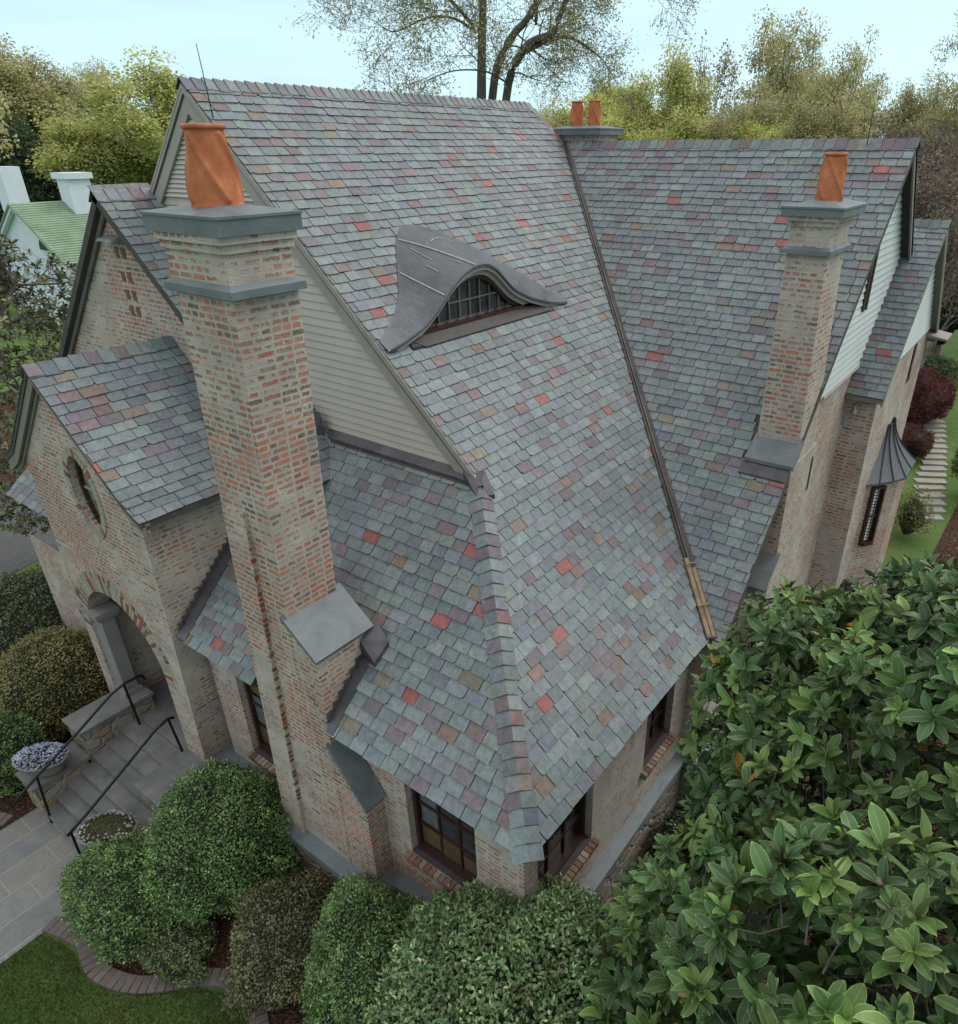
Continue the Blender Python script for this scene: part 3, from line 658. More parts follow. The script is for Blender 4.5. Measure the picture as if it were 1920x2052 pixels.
def window(name, O, U, w, h, nx, ny, rec=.14, fw=.05, mw=.022, fm=WOODD, gm=GLASS, mm=None, double=True, parent=house, label=None):
    """O = lower left corner on the wall face, U horizontal; outward normal = U x Z"""
    O = Vector(O); U = Vector(U); Z = Vector((0, 0, 1)); N = U.cross(Z)
    P = lambda a, b, c: O+U*a+Z*b+N*c
    f = MB()
    def bx(a0, a1, b0, b1, c0, c1, mb=f):
        mb.addvf([P(a0,b0,c1),P(a1,b0,c1),P(a1,b0,c0),P(a0,b0,c0),P(a0,b1,c1),P(a1,b1,c1),P(a1,b1,c0),P(a0,b1,c0)],
                 [(0,3,2,1),(4,5,6,7),(0,1,5,4),(1,2,6,5),(2,3,7,6),(3,0,4,7)])
    c0, c1 = -rec-.05, -rec+.05
    bx(.002, fw, .002, h-.002, c0, c1); bx(w-fw, w-.002, .002, h-.002, c0, c1); bx(fw+.001, w-fw-.001, h-fw, h-.002, c0, c1); bx(fw+.001, w-fw-.001, .002, fw+.02, c0, c1+.03)
    o = f.build(name, fm, parent)
    if label: o['label'] = label
    g = MB(); a, b = P(fw*.8, fw*.8, -rec-.01), P(w-fw*.8, h-fw*.8, -rec-.01)
    g.face([P(fw*.8, fw*.8, -rec-.012), P(w-fw*.8, fw*.8, -rec-.012), P(w-fw*.8, h-fw*.8, -rec-.012), P(fw*.8, h-fw*.8, -rec-.012)]); g.build("pane", gm, o)
    mu = MB()
    for i in range(1, nx): x = fw+(w-2*fw)*i/nx; bx(x-mw/2, x+mw/2, fw, h-fw, -rec-.02, -rec+.012, mu)
    for i in range(1, ny): z = fw+(h-2*fw)*i/ny; tk = mw*(1.8 if (double and i == ny//2) else 1); bx(fw, w-fw, z-tk/2, z+tk/2, -rec-.024, -rec+.018, mu)
    mu.build("muntin", mm or fm, o)
    sl_ = MB(); bx(.0, w, -.012, .0+.01, -rec-.05, -.0, sl_); sl_.build("sill", simple("grey_sill", (.06, .052, .06), .6, 0, .2, 6), o)
    return o
# what is faintly seen behind the front windows (shutters, wood) and the reflections in them, painted as flat colour patches
for i, (x0, x1, z0, z1) in enumerate(wins_front):
    o = window("window", (x0, YW, z0), (1, 0, 0), x1-x0, z1-z0, 3 if i else 2, 4, label="small-paned front window with a dark frame under the eave")
    it = MB(); y = YW+.17-.021+.0
    w = x1-x0; h = z1-z0
    for a, b, c_, d_, col in ((.06, .94, .62, .84, (.13, .085, .022)), (.08, .32, .30, .58, (.13, .14, .15)), (.06, .34, .06, .26, (.12, .08, .045)), (.36, .66, .05, .24, (.10, .065, .035)), (.68, .92, .05, .2, (.12, .075, .045))):
        it.face([(x0+w*a, YW+.14+.0, z0+h*c_), (x0+w*b, YW+.14, z0+h*c_), (x0+w*b, YW+.14, z0+h*d_), (x0+w*a, YW+.14, z0+h*d_)], tuple(q*1.0 for q in col))
    it.build("interior_reflection", simple("glass_reflection_tones", (1, 1, 1), .15, 0, .3, 9, base2=(1, 1, 1), use_col=True, bmp=0), o)
for y0, y1, z0, z1 in wins_right:
    window("window", (XW, y0, z0), (0, 1, 0), y1-y0, z1-z0, 3, 4, label="dark side window tucked under the eave behind the leaves")
window("window", (-.02, 4.75, -1.55), (0, 1, 0), .40, 1.75, 1, 3, rec=.1)

# ---------------- big front chimney
ch = MB(); y = CY0; yb = .69
def col8(mb, x0b, x1b, x0t, x1t, zb, zt, y0, y1, m=0):
    mb.hexa([(x0b, y0, zb), (x1b, y0, zb), (x1b, y1, zb), (x0b, y1, zb)], [(x0t, y0, zt), (x1t, y0, zt), (x1t, y1, zt), (x0t, y1, zt)], m=m)
col8(ch, -3.92, -3.12, -3.73, -2.93, .60, 4.50, y, yb)           # shaft
col8(ch, -4.06, -2.80, -3.93, -2.72, -2.30, .98, y+.006, .79)    # body
col8(ch, -4.06, -2.32, -4.06, -2.32, -2.30, -.95, y+.012, .6)    # foot
# sloped masonry under the two shoulder caps
ch.hexa([(-3.2, y+.004, .95), (-2.722, y+.004, .95), (-2.722, .79, .95), (-3.2, .79, .95)], [(-3.2, y+.004, 1.30), (-3.13, y+.004, 1.30), (-3.13, .79, 1.30), (-3.2, .79, 1.30)])
ch.hexa([(-2.85, y+.009, -.98), (-2.322, y+.009, -.98), (-2.322, .5, -.98), (-2.85, .5, -.98)], [(-2.85, y+.009, -.30), (-2.77, y+.009, -.30), (-2.77, .5, -.30), (-2.85, .5, -.30)])
ch1 = part(ch, "chimney", BRICKW); ch1['label'] = "tall front chimney with one twisted clay pot"
tp = MB()   # corbelled head
for z0, z1, e in ((4.60, 4.86, .0), (4.86, 4.93, .022), (4.93, 5.0, .045)):
    tp.box((-3.76-e, y+.0-e, z0), (-2.92+e, yb-.01+e, z1))
part(tp, "chimney_head", BRICKC, ch1)
# left strip standing proud of the front face with red header bricks on its return
st = MB(); col8(st, -4.03, -3.64, -3.76, -3.40, -2.30, 2.45, y-.042, y+.05); rd = st; zz = -1.65
while zz < 1.9:
    f_ = (zz+2.3)/4.75; xx = -3.64+(-3.40+3.64)*f_; 
    if rng.random() < .72: rd.box((xx-.012, y-.045, zz+.004), (xx+.003, y+.05, zz+.052), rng.choice([(.30, .085, .045), (.25, .075, .045), (.20, .075, .05), (.30, .27, .22), (.15, .09, .06)]), m=1)
    zz += .068
part(st, "pilaster_strip", [BRICK, BRK1], ch1)
cp = MB()
cp.hexa([(-3.78, y-.02, 4.51), (-2.90, y-.02, 4.51), (-2.90, yb+.01, 4.51), (-3.78, yb+.01, 4.51)], [(-3.82, y-.045, 4.52), (-2.85, y-.045, 4.52), (-2.85, yb+.035, 4.52), (-3.82, yb+.035, 4.52)])
cp.hexa([(-3.82, y-.045, 4.52), (-2.85, y-.045, 4.52), (-2.85, yb+.035, 4.52), (-3.82, yb+.035, 4.52)], [(-3.82, y-.045, 4.585), (-2.85, y-.045, 4.585), (-2.85, yb+.035, 4.585), (-3.82, yb+.035, 4.585)])
cp.hexa([(-3.82, y-.045, 4.585), (-2.85, y-.045, 4.585), (-2.85, yb+.035, 4.585), (-3.82, yb+.035, 4.585)], [(-3.77, y-.005, 4.625), (-2.91, y-.005, 4.625), (-2.91, yb+.0, 4.625), (-3.77, yb+.0, 4.625)])
part(cp, "band_course", LEADCAP, ch1)
def cap(mb, x0, x1, y0, y1, z0, zt, rise=.05, inset=.28):
    mb.box((x0, y0, z0), (x1, y1, zt-.022)); e = .012
    mb.hexa([(x0-e, y0-e, zt-.021), (x1+e, y0-e, zt-.021), (x1+e, y1+e, zt-.021), (x0-e, y1+e, zt-.021)], [(x0-e, y0-e, zt), (x1+e, y0-e, zt), (x1+e, y1+e, zt), (x0-e, y1+e, zt)])
    mb.hexa([(x0-e, y0-e, zt), (x1+e, y0-e, zt), (x1+e, y1+e, zt), (x0-e, y1+e, zt)], [(x0+inset, y0+inset, zt+rise), (x1-inset, y0+inset, zt+rise), (x1-inset, y1-inset, zt+rise), (x0+inset, y1-inset, zt+rise)])
cp = MB(); cap(cp, -3.90, -2.85, y-.055, yb+.085, 4.99, 5.135); part(cp, "chimney_cap", LEADCAP, ch1)
cp = MB()
cp.hexa([(-3.16, y-.04, 1.31), (-2.68, y-.04, .94), (-2.68, .79, .94), (-3.16, .79, 1.31)], [(-3.14, y-.04, 1.36), (-2.66, y-.04, .98), (-2.66, .79, .98), (-3.14, .79, 1.36)])
part(cp, "shoulder_cap", LEADCAP, ch1)
cp = MB()
cp.hexa([(-2.80, y-.03, -.27), (-2.27, y-.03, -.98), (-2.27, .31, -.98), (-2.80, .31, -.27)], [(-2.78, y-.03, -.21), (-2.245, y-.03, -.93), (-2.245, .31, -.93), (-2.78, .31, -.21)])
part(cp, "shoulder_cap", LEADCAP, ch1)
fl = MB()   # stepped lead along the chimney body
for i in range(8):
    yy = .06+i*.093; z = mF*yy
    fl.box((-2.722, yy, z-.05), (-2.712, yy+.10, z+.17))
fl.hexa([(-2.72, .0, .0), (-2.60, .0, .0), (-2.60, .84, .84*mF), (-2.72, .84, .84*mF)], [(-2.72, .0, .035), (-2.60, .0, .03), (-2.60, .84, .84*mF+.03), (-2.72, .84, .84*mF+.035)])
fl.hexa([(-2.72, .62, .66), (-2.50, .60, .60), (-2.46, .80, .79), (-2.70, .86, .86)], [(-2.72, .62, .86), (-2.50, .60, .66), (-2.46, .80, .85), (-2.70, .86, 1.0)])
part(fl, "step_flashing", DKMETAL, ch1)
def pot(name, cx, cy, z, h, rb, rt, parent, twist=1.1, lip=True, ns=28):
    mb = MB(); kz = 26; v = []; f = []
    prof = [(0, rb*1.03), (.03, rb*1.03), (.05, rb)]+[(.05+.88*i/kz, rb+(rt-rb)*(i/kz)**.9) for i in range(1, kz+1)]
    if lip: prof += [(.935, rt*1.04), (.945, rt*1.13), (.975, rt*1.15), (1.0, rt*1.08), (1.0, rt*.88), (.9, rt*.85)]
    for hz, r_ in prof:
        for j in range(ns*2):
            a = 2*math.pi*j/(ns*2); tw = twist*hz; rr = r_
            if .05 < hz < .93:
                for q in range(4):
                    d = (a-tw-q*math.pi/2+math.pi) % (2*math.pi)-math.pi; rr += .15*rb*math.exp(-(d/.12)**2)
            v.append((cx+rr*math.cos(a), cy+rr*math.sin(a), z+hz*h))
    n = ns*2
    for i in range(len(prof)-1):
        for j in range(n): f.append((i*n+j, i*n+(j+1) % n, (i+1)*n+(j+1) % n, (i+1)*n+j))
    mb.addvf(v, f); o = mb.build(name, TERRA, parent, smooth=True)
    return o
pot("chimney_pot", -3.38, .375, 5.165, .60, .203, .146, ch1, twist=-1.6)

# ---------------- right chimney on the gable of the side wing
ch = MB(); x0, x1, ya, yb2 = -.38, .20, 5.93, 6.68
col8(ch, x0-.02, x1+.01, x0+.01, x1-.09, 1.2, 4.50, ya, yb2)
ch.hexa([(-.02, 5.68, -3.2), (.23, 5.68, -3.2), (.23, 6.9, -3.2), (-.02, 6.9, -3.2)], [(-.02, 5.68, 1.80), (.205, 5.68, 1.80), (.205, 6.85, 1.80), (-.02, 6.85, 1.80)])
ch.hexa([(-.40, 5.72, 1.2), (.2, 5.72, 1.2), (.2, 5.95, 1.2), (-.40, 5.95, 1.2)], [(-.40, 5.72, 1.80), (.2, 5.72, 1.80), (.2, 5.95, 2.05), (-.40, 5.95, 2.05)])
ch.hexa([(-.02, 5.28, -3.2), (.24, 5.28, -3.2), (.24, 5.7, -3.2), (-.02, 5.7, -3.2)], [(-.02, 5.28, .08), (.225, 5.28, .08), (.225, 5.7, .42), (-.02, 5.7, .42)])
ch2 = part(ch, "chimney", brick_mat("right_chimney_brick", .86)); ch2['label'] = "right-hand chimney with one twisted clay pot"
tp = MB()
for z0, z1, e in ((4.53, 4.76, .0), (4.76, 4.82, .03), (4.82, 4.88, .065)): tp.box((-.37-e, ya-.02-e, z0), (.115+e, yb2+.03+e, z1))
part(tp, "chimney_head", BRICKC, ch2)
cp = MB(); cp.hexa([(-.44, ya-.08, 4.45), (.17, ya-.08, 4.45), (.17, yb2+.08, 4.45), (-.44, yb2+.08, 4.45)], [(-.44, ya-.08, 4.50), (.17, ya-.08, 4.50), (.17, yb2+.08, 4.50), (-.44, yb2+.08, 4.50)])
cp.hexa([(-.44, ya-.08, 4.50), (.17, ya-.08, 4.50), (.17, yb2+.08, 4.50), (-.44, yb2+.08, 4.50)], [(-.37, ya-.0, 4.54), (.11, ya-.0, 4.54), (.11, yb2, 4.54), (-.37, yb2, 4.54)]); part(cp, "band_course", LEADCAP, ch2)
cp = MB(); cap(cp, -.475, .24, ya-.12, yb2+.18, 4.87, 4.975, .05, .22); part(cp, "chimney_cap", LEADCAP, ch2)
cp = MB(); cp.hexa([(-.44, 5.66, 1.79), (.23, 5.66, 1.79), (.23, 5.97, 2.06), (-.42, 5.97, 2.06)], [(-.44, 5.66, 1.84), (.23, 5.66, 1.84), (.23, 5.97, 2.11), (-.42, 5.97, 2.11)]); part(cp, "shoulder_cap", LEADCAP, ch2)
cp = MB(); cp.hexa([(.0, 5.24, .08), (.25, 5.24, .08), (.25, 5.72, .46), (.0, 5.72, .46)], [(.0, 5.24, .13), (.25, 5.24, .13), (.25, 5.72, .51), (.0, 5.72, .51)]); part(cp, "shoulder_cap", LEADCAP, ch2)
fl = MB(); fl.hexa([(-.46, 5.55, 1.62), (.18, 5.55, 1.62), (.18, 5.73, 1.79), (-.46, 5.73, 1.79)], [(-.46, 5.55, 1.655), (.18, 5.55, 1.655), (.18, 5.73, 1.83), (-.46, 5.73, 1.83)]); part(fl, "apron_flashing", DKMETAL, ch2)
pot("chimney_pot", -.085, 6.3, 5.0, .53, .16, .115, ch2, twist=-2.0)
ni = MB(); ni.face([(.2105, b_, a_) for b_, a_ in arc(6.72, 1.55, .05, .09, 0, 180, 8)]+[(.2105, 6.67, 1.1), (.2105, 6.77, 1.1)]); part(ni, "wall_niche", WOODD)
# far chimney with two pots behind the roof
ch = MB(); ch.box((-6.2, 9.6, 4.6), (-5.30, 10.3, 5.80)); ch3 = part(ch, "chimney", BRICKC); ch3['label'] = "far chimney with a pair of twisted clay pots"
cp = MB(); cap(cp, -6.34, -5.23, 9.5, 10.4, 5.79, 5.90, .04, .2); part(cp, "chimney_cap", LEADCAP, ch3)
for px in (-5.99, -5.60): pot("chimney_pot", px, 9.9, 5.93, .43, .125, .098, ch3, twist=-1.8)
# lightning rods
for p, q in (((-6.30, 2.37, 5.88), (-6.36, 2.37, 6.65)), ((-.50, YB-.1, 5.6), (-.50, YB-.1, 6.15))):
    lr = MB(); lr.tube([p, q], [.008, .004], 5); part(lr, "lightning_rod", BLACKM)

# ---------------- eyebrow dormer
dm = MB(); ny_ = 44; nr_ = 22; ys = [2.36+(6.14-2.36)*i/ny_ for i in range(ny_+1)]
def surf(y, t):     # t 0 at the front edge, 1 where it dies into the slope
    h = eyeh(y); z0 = DZ-.09+.02+h; xf = DX+.10; z0 = max(z0, -xf*mA+.035)
    xE = min(float(np.interp(y, EYY, EXX)), xf-.02); zE = -xE*mA+.03
    x = xf+(xE-xf)*t; k = t**1.35
    z = z0+(zE-z0)*t
    z = max(z, -x*mA+.032)
    return (x, y, z)
vv = [surf(y, j/nr_) for y in ys for j in range(nr_+1)]
ff = [(i*(nr_+1)+j, (i+1)*(nr_+1)+j, (i+1)*(nr_+1)+j+1, i*(nr_+1)+j+1) for i in range(ny_) for j in range(nr_)]
dm.addvf(vv, ff)
LEADD = LEAD
dorm = dm.build("eyebrow_dormer", LEADD, house, smooth=True); dorm['label'] = "lead-covered eyebrow dormer with a low arched window"
# front edge: fascia following the curve (two steps)
def strip(mb, off0, off1, x0, x1, h_in=0.0, ylim=(2.40, 6.10)):
    yy = [ylim[0]+(ylim[1]-ylim[0])*i/60 for i in range(61)]
    for a, b in zip(yy, yy[1:]):
        q = []
        for w_ in (a, b):
            zt = DZ-.06+eyeh(w_)-off0; zb = DZ-.06+eyeh(w_)-off1; zb = max(zb, DZ-.12)
            zt = max(zt, zb)
            q.append((w_, zt, zb))
        mb.hexa([(x1, q[0][0], q[0][2]), (x0, q[0][0], q[0][2]), (x0, q[1][0], q[1][2]), (x1, q[1][0], q[1][2])][::-1], [(x1, q[0][0], q[0][1]), (x0, q[0][0], q[0][1]), (x0, q[1][0], q[1][1]), (x1, q[1][0], q[1][1])][::-1])
fa = MB(); strip(fa, .0, .028, DX+.115, DX-.02); part(fa, "drip_edge", LEAD, dorm)
fa = MB(); strip(fa, .030, .078, DX+.085, DX-.05, ylim=(2.5, 6.0)); strip(fa, .080, .14, DX+.02, DX-.08, ylim=(2.8, 5.7)); part(fa, "fascia", TRIML, dorm)
fa = MB(); strip(fa, .142, .19, DX-.03, DX-.12, ylim=(3.2, 5.1)); 
fa.box((DX-.14, 3.05, DZ+.02), (DX+.02, 5.43, DZ+.065)); fdo = part(fa, "window_frame", WOODD, dorm)
fa = MB(); yy = [3.2+(5.28-3.2)*i/30 for i in range(31)]
tops = [(DX-.10, w_, max(DZ+.05, DZ-.06+eyeh(w_)-.145)) for w_ in yy]
fa.face([(DX-.10, 3.2, DZ+.04), (DX-.10, 5.28, DZ+.04)]+tops[::-1]); 
part(fa, "window_pane", GLASS, dorm)
fa = MB()
for i in range(-4, 5):
    w_ = 4.24+i*.205; zt = DZ-.06+eyeh(w_)-.16
    if zt > DZ+.12: fa.bar((DX-.085, w_, DZ+.04), (DX-.085, w_, zt), .022, .02, (1, 0, 0))
for zz in (DZ+.30,): 
    fa.bar((DX-.08, 3.60, zz), (DX-.08, 4.68, zz), .02, .022, (0, 0, 1))
for i in range(-4, 5): fa.box((DX-.09, 4.24+i*.205-.06, DZ+.06), (DX-.06, 4.24+i*.205+.06, DZ+.085))
part(fa, "window_muntin", simple("grey_muntin_paint", (.13, .12, .115), .6), dorm)
# sill and apron below
fa = MB(); fa.hexa([(DX+.10, 2.75, DZ-.11), (DX+.13, 5.72, DZ-.13), (DX-.02, 5.72, DZ-.0), (DX-.02, 2.75, DZ+.0)], [(DX+.10, 2.75, DZ-.06), (DX+.13, 5.72, DZ-.08), (DX-.02, 5.72, DZ+.035), (DX-.02, 2.75, DZ+.035)])
fa.hexa([(DX+.13, 2.95, -(DX+.13)*mA+.02), (DX+.13, 5.55, -(DX+.13)*mA+.02), (DX+.0, 5.75, -(DX)*mA+.0), (DX+.0, 2.7, -DX*mA+.0)], [(DX+.13, 2.95, -(DX+.13)*mA+.04), (DX+.13, 5.55, -(DX+.13)*mA+.04), (DX+.0, 5.75, -(DX)*mA+.04), (DX+.0, 2.7, -DX*mA+.04)])
part(fa, "apron_flashing", simple("brown_grey_apron", (.038, .034, .033), .6, 0, .3, 6), dorm)
# pale solder seams and scratches on the lead
se = MB()
def onsurf(y, t, up=.006): p = surf(y, t); return Vector(p)+Vector((.3, -.2, 1)).normalized()*up
def seam(pts, w=.03):
    q = [onsurf(*p) for p in pts]
    se.tube(q, w*.5, 5)
seam([(3.74+.26*(1-i/14), .02+i/14*.94) for i in range(15)], .020)
seam([(3.36+.04*(1-i/10), .04+i/10*.9) for i in range(11)], .019)
seam([(3.98+i*.055, .60+.012*i) for i in range(11)], .015)
for a, b, c_ in ((3.70, .45, .78), (3.60, .30, .50), (3.88, .14, .2)): seam([(a, b+(c_-b)*k/5) for k in range(6)], .009)
part(se, "solder_seam", LEADPALE, dorm)

# ---------------- upper gable wall of the side wing (siding) and the small rear wing
XG = .0
gb = MB()
boards(gb, (XG, 0, 0), (0, 1, 0), 6.5, 13, 2.30, HB, [(-mB, 1, -(Y0B)*mB-.06), (mB, 1, YB*mB+HB-.06)], .11, .028)
part(gb, "siding", simple("pale_siding", (.50, .53, .52), .6, 0, .07, 2, bmp=.05))
so_ = MB(); so_.hexa([(XG+.0, 7.45, 2.27), (XG+.05, 7.45, 2.27), (XG+.05, 9.9, 2.27), (XG+.0, 9.9, 2.27)], [(XG+.0, 7.45, 2.31), (XG+.03, 7.45, 2.31), (XG+.03, 9.9, 2.31), (XG+.0, 9.9, 2.31)]); part(so_, "siding_trim", TRIML)
rk = MB()
A = Vector((XB, YB, HB-.03)); B = Vector((XB, YB+4, HB-.03-4*mB))
rk.hexa([A+Vector((-.19,0,-.05)), A+Vector((0,0,-.05)), B+Vector((0,0,-.05)), B+Vector((-.19,0,-.05))], [A+Vector((-.19,0,0)), A, B, B+Vector((-.19,0,0))])
rk.hexa([A+Vector((-.03,0,-.22)), A+Vector((0,0,-.22)), B+Vector((0,0,-.22)), B+Vector((-.03,0,-.22))], [A+Vector((-.03,0,-.05)), A+Vector((0,0,-.05)), B+Vector((0,0,-.05)), B+Vector((-.03,0,-.05))])
B = Vector((XB, Y0B+.1, .07)); rk.hexa([B+Vector((-.06,0,-.11)), B+Vector((-.01,0,-.11)), A+Vector((-.01,0,-.11)), A+Vector((-.06,0,-.11))], [B+Vector((-.06,0,-.0)), B+Vector((-.01,0,0)), A+Vector((-.01,0,0)), A+Vector((-.06,0,0))])
part(rk, "rake_board", TRIM)
lw = MB(); lw.box((XG+.01, 8.86, 3.30), (XG+.05, 8.94, 4.35)); lw.box((XG+.01, 9.06, 3.30), (XG+.05, 9.14, 4.35)); part(lw, "slit_window", WOODD)
wl = MB(); wl.box((-.6, 7.0, -3.3), (XG-.03, 14.2, 2.28)); part(wl, "wall", BRICK)
# rear wing C: ridge and slope
YC0, ZC0, YC1, ZC1, XC = 9.16, 1.90, 11.75, 4.40, .585
mC = (ZC1-ZC0)/(YC1-YC0); SCc = math.hypot(1, mC)
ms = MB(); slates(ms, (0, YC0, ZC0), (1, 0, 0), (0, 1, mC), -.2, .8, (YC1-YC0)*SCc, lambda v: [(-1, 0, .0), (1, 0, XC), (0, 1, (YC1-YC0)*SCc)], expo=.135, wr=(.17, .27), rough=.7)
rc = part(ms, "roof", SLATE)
dkm = MB(); b_, t_ = slab([(-.14,YC0,ZC0),(XC,YC0,ZC0),(XC,YC1,ZC1),(-.14,YC1,ZC1)], (0,-mC,1)); dkm.hexa(b_, t_)
b_, t_ = slab([(-.14,YC1,ZC1),(XC,YC1,ZC1),(XC,YC1+2.6,ZC0),(-.14,YC1+2.6,ZC0)], (0,mC,1)); dkm.hexa(b_, t_); part(dkm, "roof_deck", TRIM, rc)
mc = MB(); caps(mc, (XC+.02, YC1, ZC1+.01), (-.14, YC1, ZC1+.01), (0, -1, -mC), (0, 1, -mC), step=.16, wd=.16); part(mc, "ridge_cap", SLATE, rc)
rk = MB()
A = Vector((XC, YC1, ZC1-.03)); B = Vector((XC, YC1+2.6, ZC0-.03)); D_ = Vector((XC, YC0+.05, ZC0+.02))
for A_, B_ in ((A, B), (D_, A)):
    rk.hexa([A_+Vector((-.03,0,-.17)), A_+Vector((-.003,0,-.17)), B_+Vector((-.003,0,-.17)), B_+Vector((-.03,0,-.17))], [A_+Vector((-.03,0,-.01)), A_+Vector((-.003,0,-.01)), B_+Vector((-.003,0,-.01)), B_+Vector((-.03,0,-.01))])
part(rk, "rake_board", TRIM, rc)
XCW = .43
gb = MB(); boards(gb, (XCW, 0, 0), (0, 1, 0), 9, 15, 2.2, ZC1, [(-mC, 1, ZC1-YC1*mC-.06), (mC, 1, ZC1+YC1*mC-.06)], .11, .028)
part(gb, "siding", simple("pale_siding_c", (.50, .53, .52), .6, 0, .07, 2, bmp=.05))
wl = MB()
wl.face([(-.2, YC0+.2, -3.3), (XCW+.06, YC0+.2, -3.3), (XCW+.04, YC0+.2, ZC0+.1), (-.2, YC0+.2, ZC0+.1)])
wallpoly(wl, (XCW+.005, 0, 0), (0, 1, 0), (0, 0, 1), [(YC0+.2, -3.3), (13.9, -3.3), (13.9, 2.2), (YC0+.45, 2.2), (YC0+.2, ZC0+.1)], [rect(12.35, 12.75, 1.35, 2.12)], depth=.12)
wl.face([(XCW, 13.9, -3.3), (-.2, 13.9, -3.3), (-.2, 13.9, 2.2), (XCW, 13.9, 2.2)])
part(wl, "wall", BRICK)
window("window", (XCW+.005, 12.35, 1.35), (0, 1, 0), .40, .77, 2, 3, rec=.07)
ev = MB(); ev.box((-.0, YC0+.03, ZC0-.10), (XC-.02, YC0+.2, ZC0-.02)); part(ev, "eave_board", TRIM, rc); ev = MB(); ev.hexa([(.34, 13.6, 2.05), (.85, 13.6, 2.0), (.85, 14.3, 2.0), (.34, 14.3, 2.05)], [(.34, 13.6, 2.12), (.85, 13.6, 2.04), (.85, 14.3, 2.04), (.34, 14.3, 2.12)]); part(ev, "eave_board", TRIM, rc)
# bay window with a flared metal roof
bay = MB(); bz = -.19
bx_ = XCW
base = [(bx_, 10.45), (.83, 10.98), (.99, 11.30), (.99, 12.35), (bx_, 12.95)]
apex = [(bx_, 11.35, .78), (bx_+.05, 11.42, .78), (bx_+.07, 11.6, .78), (bx_+.06, 11.8, .78), (bx_, 11.95, .78)]
lv = []
for t in np.linspace(0, 1, 9):
    k = t**1.9
    z = bz+(.78-bz)*t
    s_ = (1-t)**1.7
    lv.append([(a[0]+(b[0]-a[0])*s_, a[1]+(b[1]-a[1])*s_, z) for a, b in zip(apex, base)])
for a, b in zip(lv, lv[1:]):
    for i in range(4): bay.face([a[i], a[i+1], b[i+1], b[i]])
bay.face([(p[0], p[1], bz-.04) for p in base][::-1])
for i in range(4): bay.face([(*base[i], bz-.04), (*base[i+1], bz-.04), (*base[i+1], bz), (*base[i], bz)])
broof = part(bay, "bay_roof", simple("dark_standing_seam_metal", (.085, .085, .10), .5, .2, .15, 3))
se = MB()
def lerp(a, b, t): return tuple(x+(y_-x)*t for x, y_ in zip(a, b))
for i, t in ((0, .5), (1, 0), (1, .98), (2, .5), (3, 0), (3, .5)):
    se.tube([Vector(lerp(l[i], l[i+1], t))+Vector((.008, -.008, .008)) for l in lv], .011, 5)
part(se, "standing_seam", simple("seam_metal", (.04, .04, .05), .5, .2), broof)
bw = MB(); b2 = [(bx_, 10.62), (.74, 11.05), (.88, 11.34), (.88, 12.3), (bx_, 12.8)]
for i in range(4): bw.face([(*b2[i], -3.3), (*b2[i+1], -3.3), (*b2[i+1], bz-.03), (*b2[i], bz-.03)])
bwo = part(bw, "bay_wall", BRICKW)
d_ = Vector((b2[1][0]-b2[0][0], b2[1][1]-b2[0][1], 0)); L_ = d_.length; d_.normalize()
o = window("bay_window", Vector((b2[0][0], b2[0][1], -1.60))+d_*.12+Vector((d_.y, -d_.x, 0))*.09, d_, L_-.22, 1.30, 2, 2, rec=.06, fw=.045, mw=.03, parent=bwo)
bl = MB(); nn = Vector((d_.y, -d_.x, 0))
for i in range(17):
    z = -1.50+i*.068; p = Vector((b2[0][0], b2[0][1], z))+d_*.17+nn*.035; bl.hexa([p, p+nn*.006, p+d_*.13+nn*.006, p+d_*.13][::-1], [q+Vector((0, 0, .045)) for q in [p, p+nn*.006, p+d_*.13+nn*.006, p+d_*.13][::-1]])
part(bl, "shutter", simple("white_shutter_paint", (.55, .56, .54), .6), o)
# wall lamp under the rear eave
lamp = MB(); lamp.tube([(.17, YC0+.19, 1.72), (.17, YC0+.10, 1.73), (.17, YC0+.06, 1.68)], .012, 6); lamp.tube([(.17, YC0+.06, 1.70), (.17, YC0+.06, 1.66), (.17, YC0+.06, 1.58)], [.02, .035, .075], 12)
lo_ = lamp.build("wall_lamp", simple("grey_lamp_metal", (.16, .17, .18), .4, .5), None)
tag(lo_, "small grey bell-shaped lamp on the brick wall under the rear slate eave", "wall lamp")
sp = MB(); sp.tube([(-.42, .28, -.10), (-.50, .16, -.17)], [.035, .04], 8); sp.tube([(-.36, .28, -.10), (-.44, .15, -.15)], [.035, .04], 8); sp.box((-.5, .27, -.14), (-.34, .33, -.06))
tag(sp.build("floodlight", DKMETAL), "twin-headed dark floodlight tucked under the hip corner of the slate roof", "floodlight")

